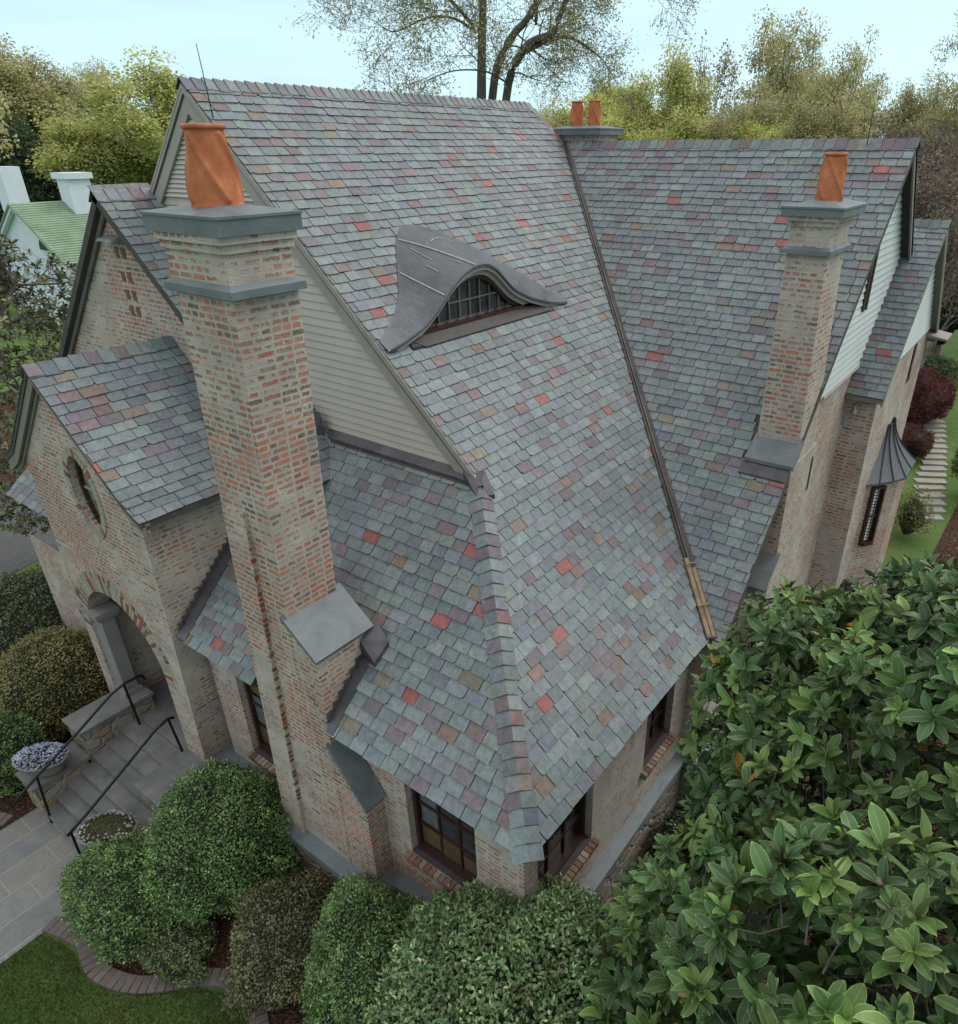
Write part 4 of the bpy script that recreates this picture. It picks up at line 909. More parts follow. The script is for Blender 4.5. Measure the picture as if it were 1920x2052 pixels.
# ================================================================== GROUND, PATHS, STEPS
def grass_mat():
    m, n, b = mat("lawn_grass", rough=.9, spec=.15); oc = objc(n); a = noise(n, .9, 5, .6, vec=oc); d = noise(n, 40, 5, .7, vec=oc); e = noise(n, 9, 4, .6, vec=oc)
    r = ramp(n, a.outputs['Fac'], [(.3, (.085, .15, .038)), (.55, (.12, .19, .052)), (.72, (.18, .20, .075))]).outputs['Color']
    r = mix(n, mrange(n, d.outputs['Fac'], .3, .7, 0, .7), r, (.035, .07, .018))
    r = mix(n, mrange(n, e.outputs['Fac'], .6, .75, 0, .35), r, (.10, .10, .05))
    n.links.new(r, b.inputs['Base Color']); bump(n, b, d.outputs['Fac'], .8, .03); return m
GRASS = grass_mat()
def mulch_mat():
    m, n, b = mat("bark_mulch", rough=.95, spec=.1); oc = objc(n)
    v = N_(n, 'ShaderNodeTexVoronoi'); v.inputs['Scale'].default_value = 38; n.links.new(oc, v.inputs['Vector']); a = noise(n, 60, 4, .7, vec=oc)
    sp = N_(n, 'ShaderNodeSeparateColor'); n.links.new(v.outputs['Color'], sp.inputs[0])
    r = ramp(n, sp.outputs[0], [(0, (.028, .016, .012)), (.5, (.075, .038, .027)), (.85, (.13, .07, .048)), (1, (.20, .13, .09))]).outputs['Color']
    n.links.new(mix(n, mrange(n, a.outputs['Fac'], .35, .7, 0, .6), r, (.04, .024, .018)), b.inputs['Base Color']); bump(n, b, math_(n, 'ADD', v.outputs['Distance'], a.outputs['Fac']), .9, .03); return m
MULCH = mulch_mat()
def flag_mat():
    m, n, b = mat("flagstone_paving", rough=.8, spec=.3); oc = objc(n); uv = uvc(n)
    br = N_(n, 'ShaderNodeTexBrick'); mp_ = N_(n, 'ShaderNodeMapping'); mp_.inputs['Rotation'].default_value = (0, 0, R(90)); n.links.new(uv, mp_.inputs['Vector']); n.links.new(mp_.outputs[0], br.inputs['Vector'])
    br.offset = .37; br.offset_frequency = 2; br.squash = 1.6; br.squash_frequency = 3; br.inputs['Scale'].default_value = 1; br.inputs['Brick Width'].default_value = .62; br.inputs['Row Height'].default_value = .43
    br.inputs['Mortar Size'].default_value = .011; br.inputs['Mortar Smooth'].default_value = .2; br.inputs['Color1'].default_value = (0, 0, 0, 1); br.inputs['Color2'].default_value = (1, 1, 1, 1); br.inputs['Mortar'].default_value = (.5, .5, .5, 1)
    a = noise(n, 3.5, 6, .65, vec=oc, dist=.8); c = ramp(n, br.outputs['Color'], [(0, (.13, .145, .15)), (.35, (.17, .175, .175)), (.7, (.145, .155, .165)), (1, (.19, .18, .165))]).outputs['Color']
    c = mix(n, mrange(n, a.outputs['Fac'], .42, .7, 0, .6), c, (.24, .24, .225))
    lo = noise(n, 20, 4, .7, vec=oc); c = mix(n, mrange(n, lo.outputs['Fac'], .5, .75, 0, .5), c, (.10, .10, .10))
    n.links.new(mix(n, br.outputs['Fac'], c, (.24, .235, .215)), b.inputs['Base Color']); bump(n, b, math_(n, 'SUBTRACT', a.outputs['Fac'], br.outputs['Fac']), .4, .008); return m
FLAG = flag_mat()
def sheet(name, pts, z, m, label_kind='structure', th=0):
    mb = MB()
    if th: mb.hexa([(x, y_, z-th) for x, y_ in pts], [(x, y_, z) for x, y_ in pts])
    else:
        loops = [[Vector((x, y_, 0)) for x, y_ in pts]]; tri = tessellate_polygon(loops)
        fs = []
        for t in tri:
            a, b, c = (loops[0][i] for i in t)
            if (b-a).cross(c-a).z < 0: t = (t[0], t[2], t[1])
            fs.append(t)
        mb.addvf([(x, y_, z) for x, y_ in pts], fs)
    return tag(mb.build(name, m), kind=label_kind)
gm = MB(); gs = 600; k = 24
for i in range(k):
    for j in range(k):
        x0 = -gs+2*gs*i/k; y0 = -gs+2*gs*j/k; gm.face([(x0, y0, GZ), (x0+2*gs/k, y0, GZ), (x0+2*gs/k, y0+2*gs/k, GZ), (x0, y0+2*gs/k, GZ)])
tag(gm.build("ground", GRASS), kind='structure')
# planting bed with the wavy brick edging
edge = [(-5.95, -2.35), (-5.42, -2.22), (-5.13, -2.27), (-4.85, -2.30), (-4.40, -2.16), (-4.05, -1.90), (-3.75, -1.60), (-3.40, -1.42), (-3.0, -1.42), (-2.6, -1.62), (-2.2, -2.0), (-1.7, -2.5)]
sheet("planting_bed", edge+[(4.5, -2.6), (6.5, 4), (5, 9), (.3, 9.3), (-.5, 4.0), (-5.5, .9), (-5.95, -.8)], GZ+.006, MULCH)
sheet("planting_bed", [(-8.15, -2.6), (-8.15, 1.2), (-8.6, 2.5), (-14.5, 2.1), (-14.0, .5), (-12.5, -.4), (-10.6, -1.1), (-9.3, -2.1), (-8.8, -2.6)], GZ+.006, MULCH)
sheet("path", [(-8.12, -9), (-5.95, -9), (-5.95, -1.62), (-8.12, -1.58)], GZ+.012, FLAG)
sheet("driveway", [(-14.6, 12.0), (-16.5, 3.2), (-15.9, .9), (-30, -2), (-30, 2), (-20.5, 3.0), (-19.2, 12)], GZ+.010, simple("asphalt", (.075, .075, .078), .9, 0, .25, 12, bmp=.4))
sheet("planting_bed", [(-19.4, 12), (-20.8, 3.2), (-30, 2.2), (-34, 12)], GZ+.006, MULCH)
sheet("planting_bed", [(1.6, 12), (1.75, 18), (1.2, 24), (.2, 30), (6, 30), (8, 12)], GZ+.006, MULCH)
eg = MB()
def smoothpts(P, k=6):
    out = []
    for i in range(len(P)-1):
        p0 = Vector((*P[max(i-1, 0)], 0)); p1 = Vector((*P[i], 0)); p2 = Vector((*P[i+1], 0)); p3 = Vector((*P[min(i+2, len(P)-1)], 0))
        for j in range(k):
            t = j/k; out.append(.5*((2*p1)+(p2-p0)*t+(2*p0-5*p1+4*p2-p3)*t*t+(3*p1-p0-3*p2+p3)*t**3))
    out.append(Vector((*P[-1], 0))); return out
sp_ = smoothpts(edge, 8); acc = 0
def bricks_along(mb, pts, w=.2, step=.1, z=GZ, h=.05):
    d = 0; i = 0; prev = pts[0]; rest = 0
    for a, b in zip(pts, pts[1:]):
        L = (b-a).length
        while rest < L:
            p = a+(b-a)*(rest/L); D = (b-a).normalized(); Nn = Vector((-D.y, D.x, 0))
            c = rng.choice([(.135, .115, .105), (.145, .115, .10), (.125, .105, .098), (.155, .13, .118)]); kk = rng.uniform(.85, 1.12); c = tuple(x*kk for x in c); e = step*.46
            ring_ = [p-D*e-Nn*w/2, p+D*e-Nn*w/2, p+D*e+Nn*w/2, p-D*e+Nn*w/2]; hh = h+rng.uniform(-.004, .004)
            mb.hexa([q+Vector((0, 0, z-.02)) for q in ring_], [q+Vector((0, 0, z+hh)) for q in ring_], c); rest += step
        rest -= L
bricks_along(eg, sp_)
tag(eg.build("brick_edging", BRK1), "wavy brick edging curving between the front lawn and the planting bed", "garden edging")
eg = MB(); bricks_along(eg, smoothpts([(-8.25, -2.0), (-8.75, -2.15), (-9.3, -1.9), (-10.0, -1.4), (-10.7, -1.2)], 8), w=.18)
tag(eg.build("brick_edging", BRK1), "short brick edging of the bed left of the flagstone path", "garden edging")
# steps
st = MB(); rise = [(-1.60, -3.14), (-1.40, -3.02), (-1.20, -2.92), (-1.00, -2.81), (-.78, -2.71), (-.55, -2.61), (-.32, -2.50)]
steps = empty("stone_steps", (-7, -1, GZ)); tag(steps, "flight of bluestone steps rising from the path to the arched porch", "steps")
zp = GZ
for i, (y0, z) in enumerate(rise):
    y1 = rise[i+1][0] if i < len(rise)-1 else -.06
    t = MB(); t.box((-7.80+7, y0+1-.025, z-.045-GZ), (-6.25+7, y1+1+.02, z-GZ)); t.build("tread", STONEG, steps)
    r_ = MB(); r_.box((-7.78+7, y0+1, -.02), (-6.27+7, y1+1+.0, z-.046-GZ)); r_.build("riser", FIELD, steps)
def stonewall(name, boxes, label):
    o = empty(name, (boxes[0][0][0], boxes[0][0][1], GZ)); tag(o, label, "stone wall"); ox, oy = boxes[0][0][0], boxes[0][0][1]
    for (lo, hi, zt) in boxes:
        w_ = MB(); w_.box((lo[0]-ox, lo[1]-oy, -.1), (hi[0]-ox, hi[1]-oy, zt-.055-GZ)); w_.build("stone_body", FIELD, o)
        c_ = MB(); c_.box((lo[0]-ox-.035, lo[1]-oy-.035, zt-.055-GZ), (hi[0]-ox+.03, hi[1]-oy+.03, zt-GZ)); c_.build("coping", STONEG, o)
stonewall("step_wall", [((-8.30, -.83), (-7.80, .26), -2.20), ((-8.30, -1.62), (-7.80, -.87), -2.66)], "stepped fieldstone wall with bluestone coping left of the porch steps")
stonewall("step_wall", [((-6.25, -.82), (-5.68, -.06), -2.30), ((-6.25, -1.66), (-5.68, -.86), -2.70)], "low fieldstone wall with bluestone slabs right of the porch steps")
def railing(name, pts, posts, label):
    o = empty(name, pts[0]); tag(o, label, "handrail"); b0 = Vector(pts[0])
    r_ = MB(); sm_ = [Vector(p)-b0 for p in pts]; r_.tube(sm_, .021, 8); r_.build("rail", BLACKM, o, smooth=True)
    for a, b in posts: p_ = MB(); p_.tube([Vector(a)-b0, Vector(b)-b0], .018, 6); p_.build("post", BLACKM, o)
railing("handrail", [(-7.62, -1.95, -2.62), (-7.60, -1.85, -2.50), (-7.62, -1.55, -2.36), (-7.60, -.9, -2.02), (-7.58, -.35, -1.70), (-7.56, -.12, -1.62), (-7.54, .12, -1.62), (-7.54, .16, -1.72)],
        [((-7.66, -1.62, GZ), (-7.62, -1.56, -2.37)), ((-7.60, -.10, -2.5), (-7.56, -.14, -1.62))], "black iron handrail on the left side of the porch steps")
railing("handrail", [(-6.36, -1.75, -2.50), (-6.34, -1.5, -2.36), (-6.34, -.9, -2.03), (-6.34, -.35, -1.72), (-6.34, -.14, -1.66), (-6.34, -.06, -1.70)],
        [((-6.36, -1.72, GZ), (-6.36, -1.70, -2.48)), ((-6.34, -.08, -2.5), (-6.34, -.14, -1.66))], "black iron handrail on the right side of the porch steps")
# stepping stones in the grass path on the right
for i in range(17):
    t = i/16; px = 1.17-1.15*t**1.2+rng.uniform(-.04, .04); py = 16.6+8.4*t
    s_ = MB(); w_ = rng.uniform(.36, .44); d_ = rng.uniform(.13, .17); q = [(-w_, -d_), (w_, -d_+rng.uniform(-.03, .03)), (w_+rng.uniform(-.04, .03), d_), (-w_+rng.uniform(-.04, .04), d_)]
    s_.hexa([(a, b, -.03) for a, b in q], [(a, b, .03) for a, b in q])
    o = s_.build("stepping_stone", simple("pale_stepping_stone", (.27, .245, .225), .85, 0, .2, 4) if i == 0 else bpy.data.materials["pale_stepping_stone"]); o.location = (px, py, GZ+.012); o.rotation_euler.z = rng.uniform(-.08, .08)+.55
    tag(o, "flat pale stepping stone laid in a line across the grass on the right", "stepping stone", "stepping stones across the right lawn")
# neighbour's house
nh = empty("neighbour_house", (-42, 18, GZ)); tag(nh, "white house with a green slate roof far behind the trees on the left", "house")
GRNR = simple("green_slate_roof", (.19, .275, .18), .7, 0, .22, 1.2, bmp=.2); WHT = simple("white_painted_brick", (.62, .68, .74), .7, 0, .05, 3, bmp=.1)
nr = MB()
A0 = Vector((-2.06, -4.14, 3-GZ)); U_ = Vector((0, 1, 0)); ex = Vector((4.6, 0, -2.7))
for i in range(27):
    t0, t1 = i/27, (i+1.06)/27; a = A0+ex*t0; b = A0+ex*t1; th_ = Vector((0, 0, .05))
    nr.hexa([b-th_*1.5, b+U_*16-th_*1.5, a+U_*16-th_*2.5, a-th_*2.5], [b+th_, b+U_*16+th_, a+U_*16, a])
ex2 = Vector((-4.6, 0, -2.7)); a = A0; b = A0+ex2
nr.hexa([a-Vector((0,0,.1)), a+U_*16-Vector((0,0,.1)), b+U_*16-Vector((0,0,.1)), b-Vector((0,0,.1))], [a, a+U_*16, b+U_*16, b])
nro = nr.build("roof", GRNR, nh)
nw = MB(); nw.face([A0+Vector((4.3, .35, -9)), A0+Vector((4.3, .35, -2.60)), A0+Vector((0, .35, -.1)), A0+Vector((-4.3, .35, -2.6)), A0+Vector((-4.3, .35, -9))][::-1])
nw.face([A0+Vector((4.3, .35, -9)), A0+Vector((4.3, 15, -9)), A0+Vector((4.3, 15, -2.60)), A0+Vector((4.3, .35, -2.60))])
nwo = nw.build("wall", WHT, nh)
nb = MB(); nb.bar(A0+Vector((0, .2, -.16)), A0+ex+Vector((0, .2, -.16)), .25, .22, (0, 0, 1)); nb.bar(A0+Vector((0, .2, -.16)), A0+ex2+Vector((0, .2, -.16)), .25, .22, (0, 0, 1)); nb.build("rake_board", WHT, nh)
nb = MB(); q = [(p[0], .30, p[1]) for p in arc(2.0, -2.2, .55, .6, 0, 180, 12)]+[(1.45, .30, -2.2)]
nb.face([A0+Vector(p) for p in q]); nb.build("window", GLASS, nh)
nb = MB(); nb.box((-.9, 3.0, 5.2), (.3, 4.2, 8.3)); nb.box((-1.05, 2.85, 8.3), (.45, 4.35, 8.6))
nc = nb.build("chimney", WHT, nh); nc.location = (-1.2, -4.4, -.9)
nb = MB(); nb.box((-4.9, -3.4, 3), (-3.7, -2.4, 8.0)); nb.build("chimney", WHT, nh)

# ================================================================== VEGETATION
nr_ = np.random.default_rng(11)
def leaf_mat(name, rough=.5, spec=.4, trans=.0, var=.25):
    m, n, b = mat(name, rough=rough, spec=spec); c = vcol(n); oc = objc(n); a = noise(n, 3, 3, vec=oc)
    x = N_(n, 'ShaderNodeVectorMath', operation='SCALE'); n.links.new(c, x.inputs[0]); n.links.new(mrange(n, a.outputs['Fac'], .3, .7, 1-var, 1+var), x.inputs['Scale'])
    n.links.new(x.outputs[0], b.inputs['Base Color'])
    if trans:
        t = N_(n, 'ShaderNodeBsdfTranslucent'); n.links.new(x.outputs[0], t.inputs['Color']); ms_ = N_(n, 'ShaderNodeMixShader'); ms_.inputs[0].default_value = trans
        n.links.new(b.outputs[0], ms_.inputs[1]); n.links.new(t.outputs[0], ms_.inputs[2]); n.links.new(ms_.outputs[0], n.nodes['Material Output'].inputs['Surface'])
    return m
LEAF = leaf_mat("leaf", .55, .3, .45); LEAFG = leaf_mat("glossy_leaf", .33, .5, .1)
def bark_mat(name, c):
    return simple(name, c, .9, 0, .35, 9, bmp=.6)
BARK = bark_mat("grey_bark", (.105, .092, .08)); BARKD = bark_mat("dark_bark", (.05, .042, .036))
def unit(a): return a/np.maximum(np.linalg.norm(a, axis=-1, keepdims=True), 1e-9)
def leaves(name, P, D, N, L, Wd, C, m, parent=None, fold=.18, droop=.0):
    """rhombic leaves folded along the midrib: 4 outline points + base"""
    n = len(P); D = unit(D); S = unit(np.cross(D, N)); Nn = np.cross(S, D); L = np.asarray(L).reshape(-1, 1)*np.ones((n, 1)); Wd = np.asarray(Wd).reshape(-1, 1)*np.ones((n, 1))
    b = P; t = P+D*L-Nn*L*droop; r = P+D*L*.45+S*Wd*.5+Nn*Wd*fold; l = P+D*L*.45-S*Wd*.5+Nn*Wd*fold
    V = np.stack([b, r, t, l], 1).reshape(-1, 3)
    idx = np.arange(n)*4; F = np.stack([idx, idx+1, idx+2, idx, idx+2, idx+3], 1).reshape(-1, 3)
    me = bpy.data.meshes.new(name); me.vertices.add(len(V)); me.vertices.foreach_set('co', V.astype(np.float32).ravel())
    me.loops.add(len(F)*3); me.loops.foreach_set('vertex_index', F.astype(np.int32).ravel()); me.polygons.add(len(F)); me.polygons.foreach_set('loop_start', np.arange(len(F), dtype=np.int32)*3)
    me.update(calc_edges=True); me.materials.append(m)
    ca = me.color_attributes.new('Col', 'FLOAT_COLOR', 'CORNER'); cc = np.ones((len(F)*3, 4), np.float32); cc[:, :3] = np.repeat(C, 6, axis=0); ca.data.foreach_set('color', cc.ravel())
    return link(name, me, parent)
def rand_dir(n): return unit(nr_.normal(size=(n, 3)))
def colors(n, cols, w, jit=.25):
    cols = np.array(cols); i = nr_.choice(len(cols), n, p=np.array(w)/sum(w)); return cols[i]*nr_.uniform(1-jit, 1+jit, (n, 1))

# ---- broadleaf tree: recursive limbs, leaf clusters round the outer twigs
def grow(height, spread, trunk_r, seed, levels=4, fork=.34, up=.35, nb=(3, 4), trunk_frac=.28, jitter=.3):
    r = random.Random(seed); segs = []; tips = []
    def branch(p, d, L, rad, lev):
        k = 4; pts = [p]; dd = d.copy(); rads = [rad]
        for i in range(k):
            dd = (dd+Vector((r.gauss(0, jitter*.45), r.gauss(0, jitter*.45), r.gauss(0, .12)+up*.13))).normalized(); pts.append(pts[-1]+dd*L/k); rads.append(rad*(1-.55*(i+1)/k))
        segs.append((pts, rads, lev))
        if lev >= levels: tips.append((pts[-1], dd, lev)); tips.append((pts[2], dd, lev)); return
        for i in range(r.randint(*nb)):
            j = r.choice([2, 3, 4, 4]) if i else 4
            a = r.uniform(0, 6.283); side = dd.orthogonal().normalized(); side.rotate(Matrix.Rotation(a, 3, dd)); an = r.uniform(.45, 1.0)
            nd_ = (dd*math.cos(an)+side*math.sin(an)); nd_.z += up*.25; branch(pts[j], nd_.normalized(), L*r.uniform(.58, .80), rads[j]*r.uniform(.55, .75), lev+1)
    tp = [Vector((0, 0, 0))]; tr_ = [trunk_r*1.25]
    for i in range(1, 6): tp.append(Vector((r.gauss(0, .02)*height*.3, r.gauss(0, .02)*height*.3, height*trunk_frac*i/5))); tr_.append(trunk_r*(1-.06*i))
    segs.append((tp, tr_, 0))
    for i in range(r.randint(4, 6)):
        a = i*2.4+r.uniform(-.4, .4); an = r.uniform(.15, .85); branch(tp[-1 if i < 3 else -2], Vector((math.sin(an)*math.cos(a), math.sin(an)*math.sin(a), math.cos(an))), height*fork*r.uniform(.8, 1.1), trunk_r*.55, 1)
    # rescale to target height / spread
    zs = max(t[0].z for t in tips); xs = sorted(max(abs(t[0].x), abs(t[0].y)) for t in tips)[int(len(tips)*.95)]
    kz = height*.96/zs; kx = spread*.5*.95/xs
    f = lambda p: Vector((p.x*kx, p.y*kx, p.z*kz))
    return [([f(p) for p in P], Rr, l) for P, Rr, l in segs], [(f(p), d, l) for p, d, l in tips]
def make_tree(name, height, spread, trunk_r, seed, kind, parent_loc=(0, 0, 0)):
    P = {'spring': dict(levels=4, nb=(3, 4), n=150, rad=.95, L=.15, cols=[(.53, .54, .19), (.46, .48, .17), (.37, .40, .15), (.57, .55, .25)], w=[4, 4, 2, 1], bark=BARKD, fork=.3),
         'oak': dict(levels=4, nb=(3, 4), n=70, rad=.72, L=.14, cols=[(.48, .46, .22), (.42, .42, .20), (.48, .40, .22), (.36, .36, .19)], w=[4, 4, 2, 2], bark=BARKD, fork=.34),
         'tan': dict(levels=4, nb=(3, 3), n=9, rad=.55, L=.2, cols=[(.34, .27, .17), (.28, .25, .14), (.36, .25, .17)], w=[3, 3, 2], bark=BARK, fork=.36),
         'brown': dict(levels=4, nb=(3, 5), n=8, rad=.9, L=.16, cols=[(.17, .13, .11), (.20, .16, .12), (.18, .16, .09)], w=[3, 3, 1], bark=simple("thicket_bark", (.19, .155, .145), .9), fork=.36),
         'bare': dict(levels=5, nb=(3, 4), n=5, rad=.4, L=.15, cols=[(.15, .15, .05), (.19, .17, .07)], w=[2, 1], bark=BARK, fork=.36)}[kind]
    segs, tips = grow(height, spread, trunk_r, seed, levels=P['levels'], nb=P['nb'], fork=P['fork'])
    root = empty(name, parent_loc)
    tb = MB(); cb = MB()
    for pts, rads, lev in segs:
        (tb if lev == 0 else cb).tube(pts, [max(x, .018) for x in rads], 7 if lev == 0 else (5 if lev < 3 else 3), cap=False)
    tb.build("trunk", P['bark'], root, smooth=True); cb.build("limbs", P['bark'], root, smooth=True)
    # extra fine twigs + leaves in clusters
    T = np.array([tuple(t[0]) for t in tips]); n = P['n']; m_ = len(T)
    off = rand_dir(m_*n)*nr_.uniform(.15, 1, (m_*n, 1))**.5*P['rad']*np.repeat(nr_.uniform(.6, 1.3, (m_, 1)), n, 0)
    Q = np.repeat(T, n, 0)+off*np.array([1, 1, .8]); keep = Q[:, 2] > height*.12
    sh = np.repeat(nr_.uniform(.72, 1.25, (m_, 1)), n, 0); Q = Q[keep]; sh = sh[keep]
    C = colors(len(Q), P['cols'], P['w'])*sh; Dd = rand_dir(len(Q)); Nn = rand_dir(len(Q))+np.array([0, 0, 1.0])
    leaves("foliage", Q, Dd, Nn, nr_.uniform(.7, 1.3, len(Q))*P['L'], nr_.uniform(.5, .8, len(Q))*P['L'], C, LEAF, root)
    return root
protos = {}
def place_tree(kind, x, y, h, w, label, group="trees behind the house", variant=0, cat="tree"):
    H0, W0 = {'spring': (13, 7), 'oak': (14, 8), 'tan': (15, 6), 'brown': (10, 5)}[kind]
    key = (kind, variant)
    if key not in protos:
        protos[key] = make_tree({'spring': 'spring_tree', 'oak': 'oak_tree', 'tan': 'sparse_tree', 'brown': 'leafless_tree'}[kind], H0, W0, .22, 100+variant*7+len(kind), kind); o = protos[key]
    else: o = copy_tree(protos[key])
    o.location = (x, y, GZ); o.scale = (w/W0, w/W0, h/H0); o.rotation_euler = (0, 0, rng.uniform(0, 6.28)); tag(o, label, cat, group); return o
K = "trees on the skyline"
place_tree('oak', -66.9, 25.1, 16.6, 14.5, "olive-leaved tree with a dark forked trunk at the far left", K, 0)
place_tree('spring', -52.4, 25.6, 14.6, 12.0, "broad yellow-green spring tree just left of the house gable", K, 0)
place_tree('oak', -82.0, 37.5, 17.0, 10, "hazy olive tree showing between the two big trees on the left", K, 1)
place_tree('spring', -61.5, 35.8, 14.0, 7, "yellow-green tree half hidden behind the main gable rake", K, 1)
place_tree('tan', -75.8, 50.5, 15.3, 5, "tiny distant tree tip above the left end of the main ridge", K, 0)
place_tree('tan', -60.6, 60.9, 15.2, 8, "sparse distant tree just above the main ridge, left of the big bare tree", K, 1)
place_tree('spring', -27.5, 48.7, 13.4, 8.5, "pointed yellow-green tree behind the far pair of chimney pots", K, 1)
place_tree('spring', -22.7, 45.6, 14.6, 7.5, "tallest yellow-green tree right of the far chimney pots", K, 0)
place_tree('tan', -29.7, 64.4, 17.2, 6.5, "thin tan tree rising behind the yellow-green trees", K, 0)
place_tree('tan', -25.3, 60.9, 17.2, 6.5, "thin leafless-looking tree left of the tall olive trees", K, 1)
place_tree('spring', -18.8, 47.4, 11.8, 8.0, "low yellow-green tree above the middle of the right ridge", K, 2)
place_tree('oak', -16.3, 51.6, 16.4, 8.2, "tall olive tree left of the tallest tree on the right", K, 1)
place_tree('oak', -11.7, 46.7, 15.8, 6.8, "tallest olive tree above the right ridge", K, 2)
place_tree('spring', -14.2, 42.5, 10.6, 7.0, "low green tree in front of the tall olive trees", K, 1)
place_tree('oak', -8.0, 55.8, 13.4, 8.0, "rounded olive tree over the brown thicket at the right", K, 0)
place_tree('oak', -2.2, 46.3, 16.0, 6.0, "tall tree at the right edge of the photograph", K, 1)
place_tree('oak', -37.3, 54.3, 13.2, 8.5, "olive tree behind the fork of the big bare tree", K, 2)
place_tree('spring', -46.2, 60.2, 12.6, 8, "low yellowish tree behind the trunk of the big bare tree", K, 2)
place_tree('spring', -24.5, 44.0, 11.6, 9.0, "low full yellow-green tree directly right of the far chimney cap", K, 1)
place_tree('spring', -20.0, 41.5, 11.0, 8.5, "low full green tree under the thin tan trees left of the middle ridge", K, 0)
place_tree('oak', -16.5, 42.5, 12.2, 8.0, "full olive tree filling the gap below the tall trees over the right ridge", K, 1)
place_tree('oak', -10.0, 41.0, 11.8, 8.0, "full olive tree under the right side of the tallest tree", K, 0)
place_tree('spring', -35.0, 50.0, 12.2, 9.0, "full yellowish tree behind the right-hand limbs of the big bare tree", K, 0)
place_tree('oak', -30.5, 44.0, 11.4, 7, "low olive tree left of the far pair of chimney pots", K, 0)
place_tree('spring', -88.0, 31.0, 14.5, 18, "wide yellow-green tree behind the far white chimneys at the left", K, 2)
for i, (x, y, h, w) in enumerate([(-9.3, 45.3, 10.9, 6.2), (-6.5, 41.8, 10.4, 6.2), (-4.1, 40.2, 10.6, 6.0), (-5.9, 33.8, 8.7, 5.0), (-3.3, 32.3, 8.8, 5.0), (-7.6, 37.5, 9.3, 5.4), (-1.6, 35.5, 10.0, 5.5), (-11.0, 40.5, 8.8, 5.0), (-1.2, 27.5, 7.6, 3.6)]):
    place_tree('brown', x, y, h, w, "leafless brown tree in the dense bare thicket at the right", "bare trees of the thicket at the right", i % 2)
# off-frame tree whose twigs reach into the top left corner
place_tree('oak', -26.4, 4.4, 15.4, 7.2, "tree outside the left edge with leafy twigs in the top left corner", K, 2)

